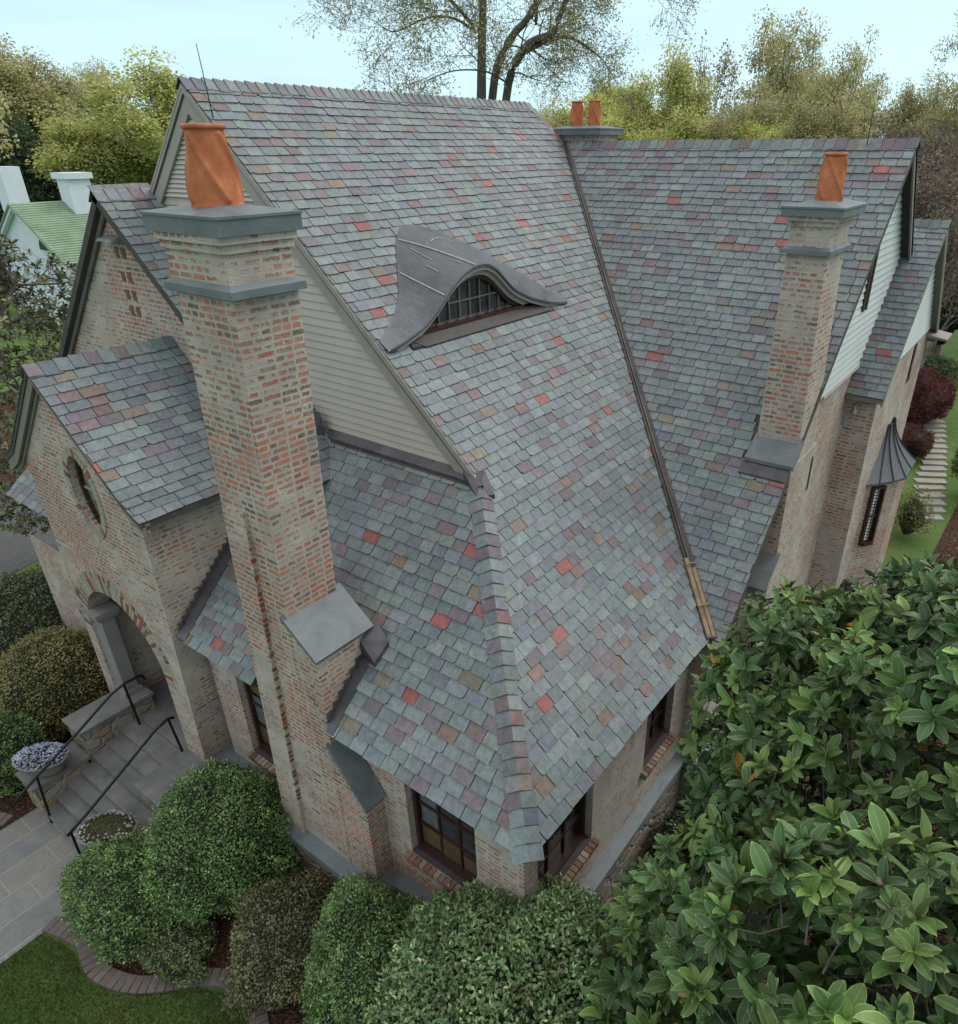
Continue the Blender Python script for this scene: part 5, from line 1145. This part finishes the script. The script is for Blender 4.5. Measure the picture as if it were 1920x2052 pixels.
# ---- the big bare tree
def big_tree():
    root = empty("bare_tree", (-24.1, 29.2, GZ)); tag(root, "big nearly bare tree with a straight trunk and heavy leaning limbs above the main ridge", "tree", K)
    r = random.Random(5); X = Vector((.816, .578, 0)); Yd = Vector((-.578, .816, 0)); s = 41.5/1419.5*1.0
    def W_(px, py, dep=0): return X*((px-968)*s)+Yd*dep+Vector((0, 0, 8.9+(294-py)*s))
    limbs = [([(968, 590, 0), (965, 294, 0), (968, 200, 0), (972, 120, .2), (978, 40, .3), (990, -60, .5), (1000, -190, .6)], .30, .10),
             ([(975, 330, 0), (990, 190, .4), (1020, 130, .8), (1045, 105, 1), (1070, 70, 1.3), (1100, 40, 1.6), (1150, 32, 2)], .22, .12),
             ([(1000, 300, 0), (1015, 200, -.5), (1040, 155, -.9), (1060, 140, -1), (1090, 130, -1.2), (1105, 100, -1.5), (1140, 50, -2), (1200, 20, -2.6), (1230, -30, -3)], .22, .07),
             ([(1040, 158, -.9), (1085, 140, -1), (1120, 138, -1.2), (1160, 160, -1.4)], .11, .05),
             ([(1150, 32, 2), (1190, 38, 2.2), (1240, 30, 2.6), (1280, 36, 3), (1300, 10, 3.2), (1298, -20, 3.3)], .10, .04),
             ([(960, 118, 0), (930, 90, -.6), (890, 55, -1), (860, 20, -1.6), (830, -30, -2)], .09, .03),
             ([(962, 125, 0), (925, 104, .5), (880, 100, 1), (820, 118, 1.4), (795, 110, 1.6)], .07, .02),
             ([(966, 70, 0), (935, 65, .8), (890, 52, 1.4), (850, 52, 2), (800, 70, 2.6)], .07, .02),
             ([(1065, 72, 1.3), (1062, 110, 1.0), (1060, 60, .6), (1064, 0, .4), (1050, -60, 0)], .06, .03),
             ([(985, 30, .3), (1010, -10, .8), (1040, -80, 1.2)], .14, .05),
             ([(978, 40, .3), (940, 5, -.5), (900, -10, -1), (850, 0, -2), (800, 20, -2.6)], .08, .02),
             ([(1140, 50, -2), (1145, 0, -2.4), (1135, -60, -3)], .07, .03),
             ([(1015, 200, -.5), (980, 185, -1.6), (930, 186, -2.4), (890, 200, -3)], .05, .02)]
    tb = MB(); lb = MB(); tips = []
    def sub(p, d, L, rad, lev):
        pts = [p]; dd = d.copy(); rr = [rad]
        for i in range(4): dd = (dd+Vector((r.gauss(0, .22), r.gauss(0, .22), r.gauss(0, .2)-.03))).normalized(); pts.append(pts[-1]+dd*L/4); rr.append(max(rad*(1-.7*(i+1)/4), .009))
        lb.tube(pts, rr, 3, cap=False)
        for j in (2, 3, 4):
            if lev == 0: tips.append(pts[j]); continue
            for q in range(2):
                side = dd.orthogonal().normalized(); side.rotate(Matrix.Rotation(r.uniform(0, 6.28), 3, dd)); an = r.uniform(.4, 1.1)
                sub(pts[j], (dd*math.cos(an)+side*math.sin(an)).normalized(), L*r.uniform(.5, .75), rr[j]*.7, lev-1)
    for i, (pp, r0, r1) in enumerate(limbs):
        P_ = [W_(*q) for q in pp]; out = []
        for a in range(len(P_)-1):
            p0, p1, p2, p3 = P_[max(a-1, 0)], P_[a], P_[a+1], P_[min(a+2, len(P_)-1)]
            for j in range(4): t = j/4; out.append(.5*((2*p1)+(p2-p0)*t+(2*p0-5*p1+4*p2-p3)*t*t+(3*p1-p0-3*p2+p3)*t**3))
        out.append(P_[-1]); rads = [r0+(r1-r0)*j/(len(out)-1) for j in range(len(out))]
        (tb if i == 0 else lb).tube(out, rads, 8, cap=False)
        for j in range(3 if i else 9, len(out), 2 if i > 3 else 2):
            d = (out[min(j+1, len(out)-1)]-out[j-1]).normalized(); side = d.orthogonal().normalized(); side.rotate(Matrix.Rotation(r.uniform(0, 6.28), 3, d)); an = r.uniform(.5, 1.2)
            sub(out[j], (d*math.cos(an)+side*math.sin(an)).normalized(), r.uniform(1.4, 2.6), min(rads[j]*.4, .05), 2)
        sub(out[-1], (out[-1]-out[-2]).normalized(), 2, rads[-1]*.8, 2)
    tb.build("trunk", BARK, root, smooth=True); lb.build("limbs", BARK, root, smooth=True)
    T = np.array([tuple(t) for t in tips]); n = 3; Q = np.repeat(T, n, 0)+nr_.normal(size=(len(T)*n, 3))*.22
    leaves("foliage", Q, rand_dir(len(Q)), rand_dir(len(Q)), nr_.uniform(.08, .17, len(Q)), nr_.uniform(.04, .08, len(Q)), colors(len(Q), [(.36, .36, .14), (.42, .38, .18), (.28, .26, .12)], [3, 2, 2]), LEAF, root)
big_tree()

# ---- shrubs: dense shell of small leaves over a dark, lumpy core
def lump(dirs, seed, amp=.12, f=2.2):
    r2 = np.random.default_rng(seed); o = np.zeros(len(dirs))
    for k in range(7):
        a = unit(r2.normal(size=(1, 3)))[0]; ph = r2.uniform(0, 6.28); o += np.sin((dirs@a)*f*(1+k*.7)+ph)/(1+k*.5)
    return 1+amp*o/1.6
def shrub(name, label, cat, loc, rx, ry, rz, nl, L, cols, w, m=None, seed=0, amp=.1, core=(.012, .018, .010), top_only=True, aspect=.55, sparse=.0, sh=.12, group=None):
    root = empty(name, loc); tag(root, label, cat, group); Rr = np.array([rx, ry, rz]); cols = [(c[0]*1.32, c[1]*1.30, c[2]*1.12) for c in cols]
    cm = MB(); u_, v_ = 28, 14; cv = []
    for i in range(v_+1):
        th = math.pi*i/v_
        for j in range(u_): ph = 2*math.pi*j/u_; cv.append((math.sin(th)*math.cos(ph), math.sin(th)*math.sin(ph), math.cos(th)))
    cv = np.array(cv); cv2 = cv*lump(cv, seed, amp)[:, None]*Rr*(.90-sparse*.3)
    cm.addvf(cv2, [(i*u_+j, (i+1)*u_+j, (i+1)*u_+(j+1) % u_, i*u_+(j+1) % u_) for i in range(v_) for j in range(u_)])
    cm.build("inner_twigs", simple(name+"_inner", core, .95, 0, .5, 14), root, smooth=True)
    amp = amp*1.2 if amp > .05 else amp; D = rand_dir(int(nl*1.5)); D = D[D[:, 2] > -.45][:nl]; n = len(D)
    tc_ = rand_dir(420 if amp > .05 else 900); tidx = np.concatenate([np.argmax(D[i:i+4000]@tc_.T, 1) for i in range(0, n, 4000)]); tdot = (D*tc_[tidx]).sum(1); tb_ = nr_.uniform(-1, 1, len(tc_)); tuft = 1+(.030+amp*.22)*tb_[tidx]+(tdot-.995)*4*(amp+.03)
    rad = tuft*lump(D, seed, amp)*(1-np.abs(nr_.normal(0, sh, n))+nr_.uniform(-.02, .05, n)); P = D*rad[:, None]*Rr
    out = unit(D/Rr); dr = unit(out*.7+rand_dir(n)*.9); nn = unit(out*.8+rand_dir(n)*.8+np.array([0, 0, .3]))
    clus = np.random.default_rng(seed+3); a1, a2 = unit(clus.normal(size=(1, 3)))[0], unit(clus.normal(size=(1, 3)))[0]
    k = 1+.18*np.sin(D@a1*9+1)*np.sin(D@a2*11)
    C = colors(n, cols, w, .35)*k[:, None]*np.clip((rad/lump(D, seed, amp)-.62)/.36, .35, 1.1)[:, None]**.8 if False else colors(n, cols, w, .35)*(k*(1+.28*tb_[tidx]))[:, None]
    leaves("foliage", P, dr, nn, nr_.uniform(.7, 1.3, n)*L, nr_.uniform(.8, 1.2, n)*L*aspect, C, m or LEAFG, root)
    return root
BOX = [(.095, .165, .058), (.065, .12, .044), (.145, .23, .082), (.21, .28, .12)]
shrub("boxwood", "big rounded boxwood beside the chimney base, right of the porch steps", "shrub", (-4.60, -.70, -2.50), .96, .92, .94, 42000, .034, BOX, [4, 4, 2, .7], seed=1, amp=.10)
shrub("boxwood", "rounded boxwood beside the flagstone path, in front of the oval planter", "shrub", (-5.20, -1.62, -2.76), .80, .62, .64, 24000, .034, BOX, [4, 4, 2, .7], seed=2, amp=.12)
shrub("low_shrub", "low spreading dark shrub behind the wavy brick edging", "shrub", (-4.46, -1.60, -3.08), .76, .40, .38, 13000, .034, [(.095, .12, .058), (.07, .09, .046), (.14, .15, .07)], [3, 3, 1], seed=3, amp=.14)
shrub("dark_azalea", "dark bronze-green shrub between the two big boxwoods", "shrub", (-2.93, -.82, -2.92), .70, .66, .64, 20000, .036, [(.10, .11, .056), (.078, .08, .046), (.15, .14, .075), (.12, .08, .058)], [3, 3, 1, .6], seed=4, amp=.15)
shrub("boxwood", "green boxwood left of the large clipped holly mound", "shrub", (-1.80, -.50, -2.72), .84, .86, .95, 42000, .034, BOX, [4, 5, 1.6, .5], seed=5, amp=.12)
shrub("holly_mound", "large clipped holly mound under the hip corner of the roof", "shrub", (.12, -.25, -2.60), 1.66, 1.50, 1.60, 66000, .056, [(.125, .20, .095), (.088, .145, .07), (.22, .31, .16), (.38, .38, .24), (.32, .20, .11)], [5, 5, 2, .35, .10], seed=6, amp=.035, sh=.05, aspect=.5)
shrub("dark_shrub", "dark rounded shrub at the far left beyond the olive one", "shrub", (-12.0, .15, -2.6), 1.15, 1.0, 1.05, 20000, .05, [(.075, .095, .045), (.10, .115, .055), (.055, .07, .038)], [3, 2, 2], seed=7)
shrub("olive_shrub", "olive-brown rounded shrub left of the arched porch", "shrub", (-9.75, -.40, -2.55), 1.0, .95, .98, 26000, .042, [(.17, .155, .06), (.12, .12, .05), (.22, .19, .08)], [3, 3, 1], seed=8, amp=.08)
shrub("green_shrub", "green shrub behind the planter of pale blue flowers", "shrub", (-9.1, -1.55, -2.8), .66, .62, .66, 12000, .040, BOX, [3, 4, 1, .3], seed=9)
shrub("dark_shrub", "small dark shrub by the brick wall at the foot of the bay window", "shrub", (.62, 10.2, -2.85), .5, .5, .55, 6000, .05, [(.03, .035, .02), (.04, .045, .025)], [1, 1], seed=10)
shrub("red_maple", "dark red weeping maple on the right lawn", "shrub", (-.62, 24.2, -2.55), 1.05, 1.5, 1.0, 12000, .085, [(.085, .022, .026), (.06, .018, .020), (.11, .04, .03)], [3, 3, 1], m=LEAF, seed=11, amp=.18, core=(.03, .012, .012))
shrub("low_red_shrub", "lower dark red shrub in front of the weeping maple", "shrub", (-.35, 20.8, -2.85), .75, 1.1, .55, 7000, .07, [(.07, .025, .024), (.05, .02, .02)], [1, 1], m=LEAF, seed=12, amp=.2, core=(.03, .014, .012))
shrub("sparse_shrub", "sparse yellow-green shrub below the flared bay roof", "shrub", (.95, 15.2, -2.75), .42, .6, .65, 1800, .06, [(.13, .13, .05), (.17, .14, .07), (.09, .10, .04)], [2, 1, 1], m=LEAF, seed=13, amp=.2, sparse=1.0, sh=.3)
shrub("shade_shrub", "dark leathery shrub in the corner below the side window", "shrub", (.45, 5.05, -2.75), .5, .55, .6, 9000, .05, [(.03, .05, .026), (.045, .07, .035)], [1, 1], seed=14)
shrub("shade_shrub", "small dark shrub in the shade against the side wall", "shrub", (.35, 3.2, -3.0), .45, .6, .42, 7000, .045, [(.03, .05, .026), (.045, .065, .03)], [1, 1], seed=15)
shrub("pale_groundcover", "pale green bush on the lawn beneath the rear eave", "shrub", (-1.9, 31.5, -2.95), 1.6, 1.0, .45, 6000, .09, [(.16, .20, .11), (.11, .15, .08)], [1, 1], m=LEAF, seed=16, amp=.2)
# evergreens at the right edge
for i, (x, y, h, w, lb_) in enumerate([(.35, 33.5, 8.2, 2.6, "light-edged evergreen tree at the right edge beside the rear gable"), (2.15, 18.6, 2.6, 1.3, "bushy light green shrub at the right edge beside the stepping stones"), (-1.3, 34.5, 6.2, 2.4, "dark evergreen behind the rear gable at the right")]):
    o = shrub("evergreen_tree", lb_, "tree", (x, y, GZ+h*.52), w/2*1.0, w/2, h*.5, 15000, .10, [(.055, .09, .03), (.10, .13, .045), (.035, .06, .022), (.15, .16, .06)], [3, 2, 3, .8], seed=20+i, amp=.24, sh=.2, aspect=.4)
o = shrub("evergreen_tree", "dark broad evergreen beyond the green-roofed house at the left", "tree", (-58.5, 19.0, GZ+4.0), 4.2, 4.2, 6.6, 24000, .32, [(.035, .062, .035), (.05, .08, .04), (.07, .10, .05)], [3, 2, 1], seed=30, amp=.18, sh=.18, m=LEAF)

# ---- planters
def planter(loc, label, flow, fcols, fw_, nf, seed, rot=.6):
    o = empty("planter", loc, rot, .86); tag(o, label, "planter", None)
    b = MB(); prof = [(.62, 0), (.68, .02), (.80, .14), (.97, .26), (1.04, .275), (1.04, .305), (.95, .31), (.92, .26)]; n = 36; v = [(.44*k*math.cos(2*math.pi*j/n), .31*k*math.sin(2*math.pi*j/n), z) for k, z in prof for j in range(n)]
    b.addvf(v, [(i*n+j, i*n+(j+1) % n, (i+1)*n+(j+1) % n, (i+1)*n+j) for i in range(len(prof)-1) for j in range(n)]); b.addvf([(.41*math.cos(2*math.pi*j/n), .285*math.sin(2*math.pi*j/n), .25) for j in range(n)], [tuple(range(n))])
    b.build("basin", simple("grey_cast_stone", (.19, .175, .155), .85, 0, .2, 6), o, smooth=True)
    r_ = np.random.default_rng(seed); k = 3600; a = r_.uniform(0, 6.283, k); q = np.sqrt(r_.uniform(0, 1, k)); P = np.stack([.44*q*np.cos(a)*1.02, .31*q*np.sin(a)*1.02, .27+.13*(1-q**2)+r_.normal(0, .015, k)], 1)
    leaves("foliage", P, unit(r_.normal(size=(k, 3))+[0, 0, .8]), unit(r_.normal(size=(k, 3))*.6+[0, 0, 1]), r_.uniform(.02, .045, k), r_.uniform(.010, .018, k), colors(k, flow, [3, 2, 1]), LEAF, o)
    q = np.sqrt(r_.uniform(fw_[0], fw_[1], nf)); a = r_.uniform(0, 6.283, nf); P = np.stack([.44*q*np.cos(a)*1.05, .31*q*np.sin(a)*1.05, .31+.13*(1-q**2)+r_.normal(0, .012, nf)], 1)
    P = np.repeat(P, 4, 0); an = np.tile(np.arange(4)*1.571, nf)+np.repeat(r_.uniform(0, 1.5, nf), 4); Dd = np.stack([np.cos(an), np.sin(an), np.full(nf*4, .15)], 1)
    leaves("flowers", P, Dd, unit(r_.normal(size=(nf*4, 3))*.25+[0, 0, 1]), np.full(nf*4, .021), np.full(nf*4, .020), np.repeat(colors(nf, fcols, [3, 2, 1]), 4, 0), LEAF, o)
planter((-8.02, -1.34, -2.655), "oval stone planter full of pale blue flowers on the left step wall", [(.06, .10, .04), (.04, .07, .03), (.10, .13, .05)], [(.55, .62, .75), (.42, .48, .72), (.62, .66, .72)], (0, 1), 620, 1)
planter((-5.98, -1.40, -2.695), "oval stone planter of sparse green plants with few white flowers, on the right step wall", [(.10, .13, .045), (.14, .14, .06), (.17, .13, .06)], [(.50, .54, .60), (.40, .44, .58), (.55, .55, .5)], (.35, 1), 130, 2)

# ---- grass blades on the near lawn, leaf litter on the beds
def in_poly(P, poly):
    x, y = P[:, 0], P[:, 1]; c = np.zeros(len(P), bool); n = len(poly)
    for i in range(n):
        (x1, y1), (x2, y2) = poly[i], poly[(i+1) % n]
        c ^= ((y1 > y) != (y2 > y)) & (x < (x2-x1)*(y-y1)/(y2-y1+1e-12)+x1)
    return c
lawn = [(-5.93, -7), (-1.2, -7)]+[(x+.0, y-.13) for x, y in edge[::-1]]
Q = np.stack([nr_.uniform(-6, -1.2, 150000), nr_.uniform(-4.3, -1.3, 150000)], 1); Q = Q[in_poly(Q, lawn)][:90000]
P = np.concatenate([Q, np.full((len(Q), 1), GZ)], 1); k = len(P)
g_ = leaves("grass", P, nr_.normal(size=(k, 3))*.45+[0, 0, 1], rand_dir(k), nr_.uniform(.025, .05, k), nr_.uniform(.004, .007, k), colors(k, [(.045, .085, .022), (.07, .10, .03), (.10, .11, .05)], [4, 3, 1]), LEAF)
tag(g_, kind='stuff')
Q = np.stack([nr_.uniform(-6, 3, 26000), nr_.uniform(-2.6, 4.5, 26000)], 1); Q = Q[in_poly(Q, edge+[(4.5, -2.6), (4.5, 4.5), (-.2, 4.0), (-.2, .2), (-5.5, .2), (-5.9, -.8)])]
P = np.concatenate([Q, np.full((len(Q), 1), GZ+.012)], 1); k = len(P)
tag(leaves("leaf_litter", P, rand_dir(k)*[1, 1, .25], nr_.normal(size=(k, 3))*.3+[0, 0, 1], nr_.uniform(.02, .06, k), nr_.uniform(.012, .03, k), colors(k, [(.11, .055, .035), (.16, .09, .055), (.06, .035, .025), (.22, .15, .10)], [4, 3, 3, 1]), LEAF), kind='stuff')
Q = np.stack([nr_.uniform(.2, 6, 1500), nr_.uniform(13, 32, 1500)], 1); P = np.concatenate([Q, np.full((len(Q), 1), GZ+.02)], 1); k = len(P)
tag(leaves("leaf_litter", P, rand_dir(k)*[1, 1, .25], nr_.normal(size=(k, 3))*.3+[0, 0, 1], nr_.uniform(.05, .09, k), nr_.uniform(.03, .06, k), colors(k, [(.32, .28, .22), (.22, .17, .12)], [2, 1]), LEAF), kind='stuff')

# ---- southern magnolia: whorls of big leathery leaves with pale margins and rusty undersides
def mag_mat():
    m, n, b = mat("magnolia_leaf", rough=.30, spec=.5); c = vcol(n); oc = objc(n); a = noise(n, 2.2, 3, vec=oc)
    x = N_(n, 'ShaderNodeVectorMath', operation='SCALE'); n.links.new(c, x.inputs[0]); n.links.new(mrange(n, a.outputs['Fac'], .3, .7, .8, 1.2), x.inputs['Scale'])
    g = N_(n, 'ShaderNodeNewGeometry'); col = mix(n, g.outputs['Backfacing'], x.outputs[0], mix(n, .5, x.outputs[0], (.10, .065, .035)))
    n.links.new(col, b.inputs['Base Color']); n.links.new(mrange(n, g.outputs['Backfacing'], 0, 1, .42, .8), b.inputs['Roughness']); b.inputs['Specular IOR Level'].default_value = .35
    t = N_(n, 'ShaderNodeBsdfTranslucent'); n.links.new(col, t.inputs['Color']); ms_ = N_(n, 'ShaderNodeMixShader'); ms_.inputs[0].default_value = .12
    n.links.new(b.outputs[0], ms_.inputs[1]); n.links.new(t.outputs[0], ms_.inputs[2]); n.links.new(ms_.outputs[0], n.nodes['Material Output'].inputs['Surface'])
    return m
MAG = mag_mat()
def big_leaves(name, P, D, N, L, Wd, C, M, parent, detail=True):
    """P base, D axis, N up; C blade colour, M margin colour"""
    n = len(P); D = unit(D); S = unit(np.cross(D, N)); Nn = np.cross(S, D)
    ts = np.array([0, .12, .32, .55, .76, .91, 1.0]) if detail else np.array([0, .3, .65, 1.0])
    ss = np.array([-1, -.87, -.06, 0, .06, .87, 1]) if detail else np.array([-1, 0, 1.])
    wprof = np.array([.07, .50, .88, 1.0, .84, .50, .03]) if detail else np.array([.07, .86, .92, .03])
    V = np.zeros((n, len(ts), len(ss), 3)); cur = nr_.uniform(.05, .38, n)
    wav = nr_.uniform(0, 6.28, n)
    for i, t in enumerate(ts):
        for j, s in enumerate(ss):
            w = wprof[i]*Wd*.5
            V[:, i, j] = P+D*(L*t)[:, None]+S*(s*w)[:, None]+Nn*((abs(s)*w*.32-cur*L*t*t+.035*L*np.sin(wav+t*7)*abs(s)*s))[:, None]
    nv = len(ts)*len(ss); idx = (np.arange(n)*nv)[:, None, None]; a, b_ = len(ts), len(ss)
    base = (np.arange(a-1)[:, None]*b_+np.arange(b_-1)[None, :])[None]
    q = idx+base; F = np.stack([q, q+1, q+b_+1, q+b_], -1).reshape(-1, 4)
    me = bpy.data.meshes.new(name); me.vertices.add(n*nv); me.vertices.foreach_set('co', V.astype(np.float32).ravel())
    me.loops.add(len(F)*4); me.loops.foreach_set('vertex_index', F.astype(np.int32).ravel()); me.polygons.add(len(F)); me.polygons.foreach_set('loop_start', np.arange(len(F), dtype=np.int32)*4)
    me.update(calc_edges=True); me.polygons.foreach_set('use_smooth', np.ones(len(F), bool)); me.materials.append(MAG)
    cc = np.ones((n, a, b_, 4), np.float32); cc[..., :3] = C[:, None, None, :]
    if detail:
        cc[:, :, 0, :3] = M[:, None, :]; cc[:, :, -1, :3] = M[:, None, :]; cc[:, -1, :, :3] = M[:, None, :]; cc[:, :, b_//2, :3] = (M*.75+C*.25)[:, None, :]
    ca = me.color_attributes.new('Col', 'FLOAT_COLOR', 'POINT'); ca.data.foreach_set('color', cc.ravel())
    return link(name, me, parent)
camp = np.array([2.473, -3.311, 5.6])
def magnolia(root, lobes, nros, L0, reject=None, seed=0, inner=.42, detail_d=6.3, cols=((.072, .132, .040), (.042, .088, .032), (.100, .168, .046), (.060, .118, .046)), trunk=None, branch_r=.02):
    r_ = np.random.default_rng(seed); lobes = [(np.array(c, float), np.array(q, float)) for c, q in lobes]; wts = np.array([q.prod()**.66*(3.2 if np.linalg.norm(c-camp) < 5.3 else 1) for c, q in lobes]); wts /= wts.sum()
    Ps, As, sh = [], [], []
    while len(Ps) < nros:
        i = r_.choice(len(lobes), p=wts); c, q = lobes[i]; d = unit(r_.normal(size=3)); dep = 1-abs(r_.normal(0, .05)) if r_.random() > inner else r_.uniform(.55, .92)
        p = c+d*q*dep
        ins = min(np.linalg.norm((p-c2)/q2) for k, (c2, q2) in enumerate(lobes) if k != i) if len(lobes) > 1 else 9
        if ins < .72 or (reject is not None and reject(p)): continue
        Ps.append(p); o = unit(d/q); As.append(unit(o*.75+np.array([0, 0, .75])+r_.normal(size=3)*.28)); sh.append(dep)
    Ps = np.array(Ps); As = np.array(As); Pl, Dl, Nl, Ll, Cl, Ml = [], [], [], [], [], []
    for p, a in zip(Ps, As):
        k = r_.integers(7, 12); x = unit(np.cross(a, r_.normal(size=3))); y = np.cross(a, x); ph = r_.uniform(0, 6.28); base = np.array(cols)[r_.integers(0, len(cols))]*r_.uniform(.6, 1.35); sz = r_.uniform(.65, 1.3)
        for j in range(k):
            an = ph+j*2.4; tier = j/k; el = R(r_.uniform(48, 68)) if j < 3 else R(r_.uniform(8, 38))-tier*.35
            d = (x*math.cos(an)+y*math.sin(an))*math.cos(el)+a*math.sin(el); Pl.append(p-a*(.05*tier*L0/.14)); Dl.append(d); Nl.append(a+r_.normal(size=3)*.28); Ll.append(L0*sz*r_.uniform(.6, 1.15))
            c = base*r_.uniform(.85, 1.15)*(1.18 if j < 4 else .95); mg = c*1.5+np.array([.13, .16, .035])
            if r_.random() < .004: c = np.array([.40, .20, .02])*r_.uniform(.6, 1.1); mg = c
            elif r_.random() < .002: c = np.array([.24, .13, .08]); mg = c
            Cl.append(c); Ml.append(mg)
    Pl, Dl, Nl, Ll, Cl, Ml = map(np.array, (Pl, Dl, Nl, Ll, Cl, Ml)); near = np.linalg.norm(Pl-camp, axis=1) < detail_d; Wd = Ll*r_.uniform(.38, .50, len(Ll))
    off = np.array(root.location)
    if near.any(): big_leaves("foliage", Pl[near]-off, Dl[near], Nl[near], Ll[near], Wd[near], Cl[near], Ml[near], root)
    if (~near).any(): big_leaves("foliage", Pl[~near]-off, Dl[~near], Nl[~near], Ll[~near], Wd[~near], Cl[~near], Ml[~near], root, False)
    # branches
    bb = MB(); t0 = np.array(trunk)
    forks = [t0+np.array([r_.uniform(-.5, .5), r_.uniform(-.5, .5), 0])+np.array([0, 0, z]) for z in np.linspace(1.2, max(c[2]+q[2]*.5 for c, q in lobes)-t0[2], 8)]
    hubs = []
    for c, q in lobes:
        for _ in range(7):
            d = unit(r_.normal(size=3)+[0, 0, .4]); h = c+d*q*.55
            if reject is not None and reject(h): continue
            f = min(forks, key=lambda g: np.linalg.norm(g-h)+max(0, g[2]-h[2])*2); hubs.append(h); mid = (f+h)/2+r_.normal(size=3)*.12; bb.tube([Vector(f-off), Vector(mid-off), Vector(h-off)], [.04*branch_r/.02, .03*branch_r/.02, .016*branch_r/.02], 6, cap=False)
    if hubs:
        H = np.array(hubs)
        mains = []
        for i_, (p, a) in enumerate(zip(Ps, As)):
            h = H[np.argmin(np.linalg.norm(H-p, axis=1))]
            if i_ % 9 == 0 or not mains: mains.append(h*.25+p*.75-a*.06)
            else:
                MM = np.array(mains[-400:]); h = MM[np.argmin(np.linalg.norm(MM-p, axis=1))]
                if np.linalg.norm(h-p) > .3: h = p+(h-p)*.3/np.linalg.norm(h-p)
            mid = h*.45+p*.55-a*.08+r_.normal(size=3)*.03; bb.tube([Vector(h-off), Vector(mid-off), Vector(p-off)], [.0095*branch_r/.02, .007*branch_r/.02, .005*branch_r/.02], 4, cap=False)
    bb.build("limbs", BARK, root, smooth=True)
    tk = MB(); tk.tube([Vector(t0-off)]+[Vector(f-off) for f in forks], [.17*branch_r/.02*k for k in np.linspace(1.15, .3, len(forks)+1)], 9, cap=False); tk.build("trunk", BARK, root, smooth=True)
    return Ps
mg = empty("magnolia_tree", (3.0, 1.2, GZ)); tag(mg, "large magnolia with glossy pale-edged leaves filling the lower right corner", "tree")
def rej(p):
    x, y, z = p
    if np.linalg.norm(p-camp) < 2.25: return True
    if x < .22 and z < .6 and y > .2: return True
    if x < .3 and y > 3.4 and z < 2.2: return True
    if x < .1 and z < -x*mA+.35: return True
    if y < -2.6: return True
    # keep the crown below the line of sight towards the garden path behind
    return False
LOBES = [((3.0, 1.2, .3), (1.9, 2.1, 3.0)), ((1.92, -.1, -.2), (1.0, 1.1, 1.9)), ((1.55, 1.6, 1.1), (.75, 1.0, 1.4)), ((2.9, -.8, .9), (1.3, 1.0, 2.0)), ((1.3, .25, -1.7), (.7, .85, 1.1)), ((2.5, 2.1, 1.5), (1.05, 1.3, 1.25)), ((1.0, .9, -1.2), (.5, .7, .8)), ((3.7, .3, 1.3), (1.1, 1.1, 1.9)), ((3.35, 2.5, 2.15), (1.0, 1.2, 1.35))]
magnolia(mg, LOBES, 6400, .136, rej, 3, trunk=(3.0, 1.2, GZ), branch_r=.013)
lm = empty("broadleaf_evergreen", (-15.3, 2.4, GZ)); tag(lm, "open-branched broadleaf evergreen in front of the white neighbouring house at the left edge", "tree")
magnolia(lm, [((-15.4, 2.5, 1.4), (1.6, 1.5, 1.6)), ((-14.8, 1.6, -.2), (1.7, 1.5, 1.7)), ((-15.3, 3.5, 2.8), (1.1, 1.1, .9)), ((-15.8, 2.5, 3.6), (.9, .8, .7)), ((-14.4, 3.0, .2), (1.0, 1.0, 1.6))], 1700, .115, None, 5, inner=.5, detail_d=0, cols=((.12, .14, .06), (.085, .105, .05), (.19, .20, .10)), trunk=(-15.3, 2.4, GZ), branch_r=.013)
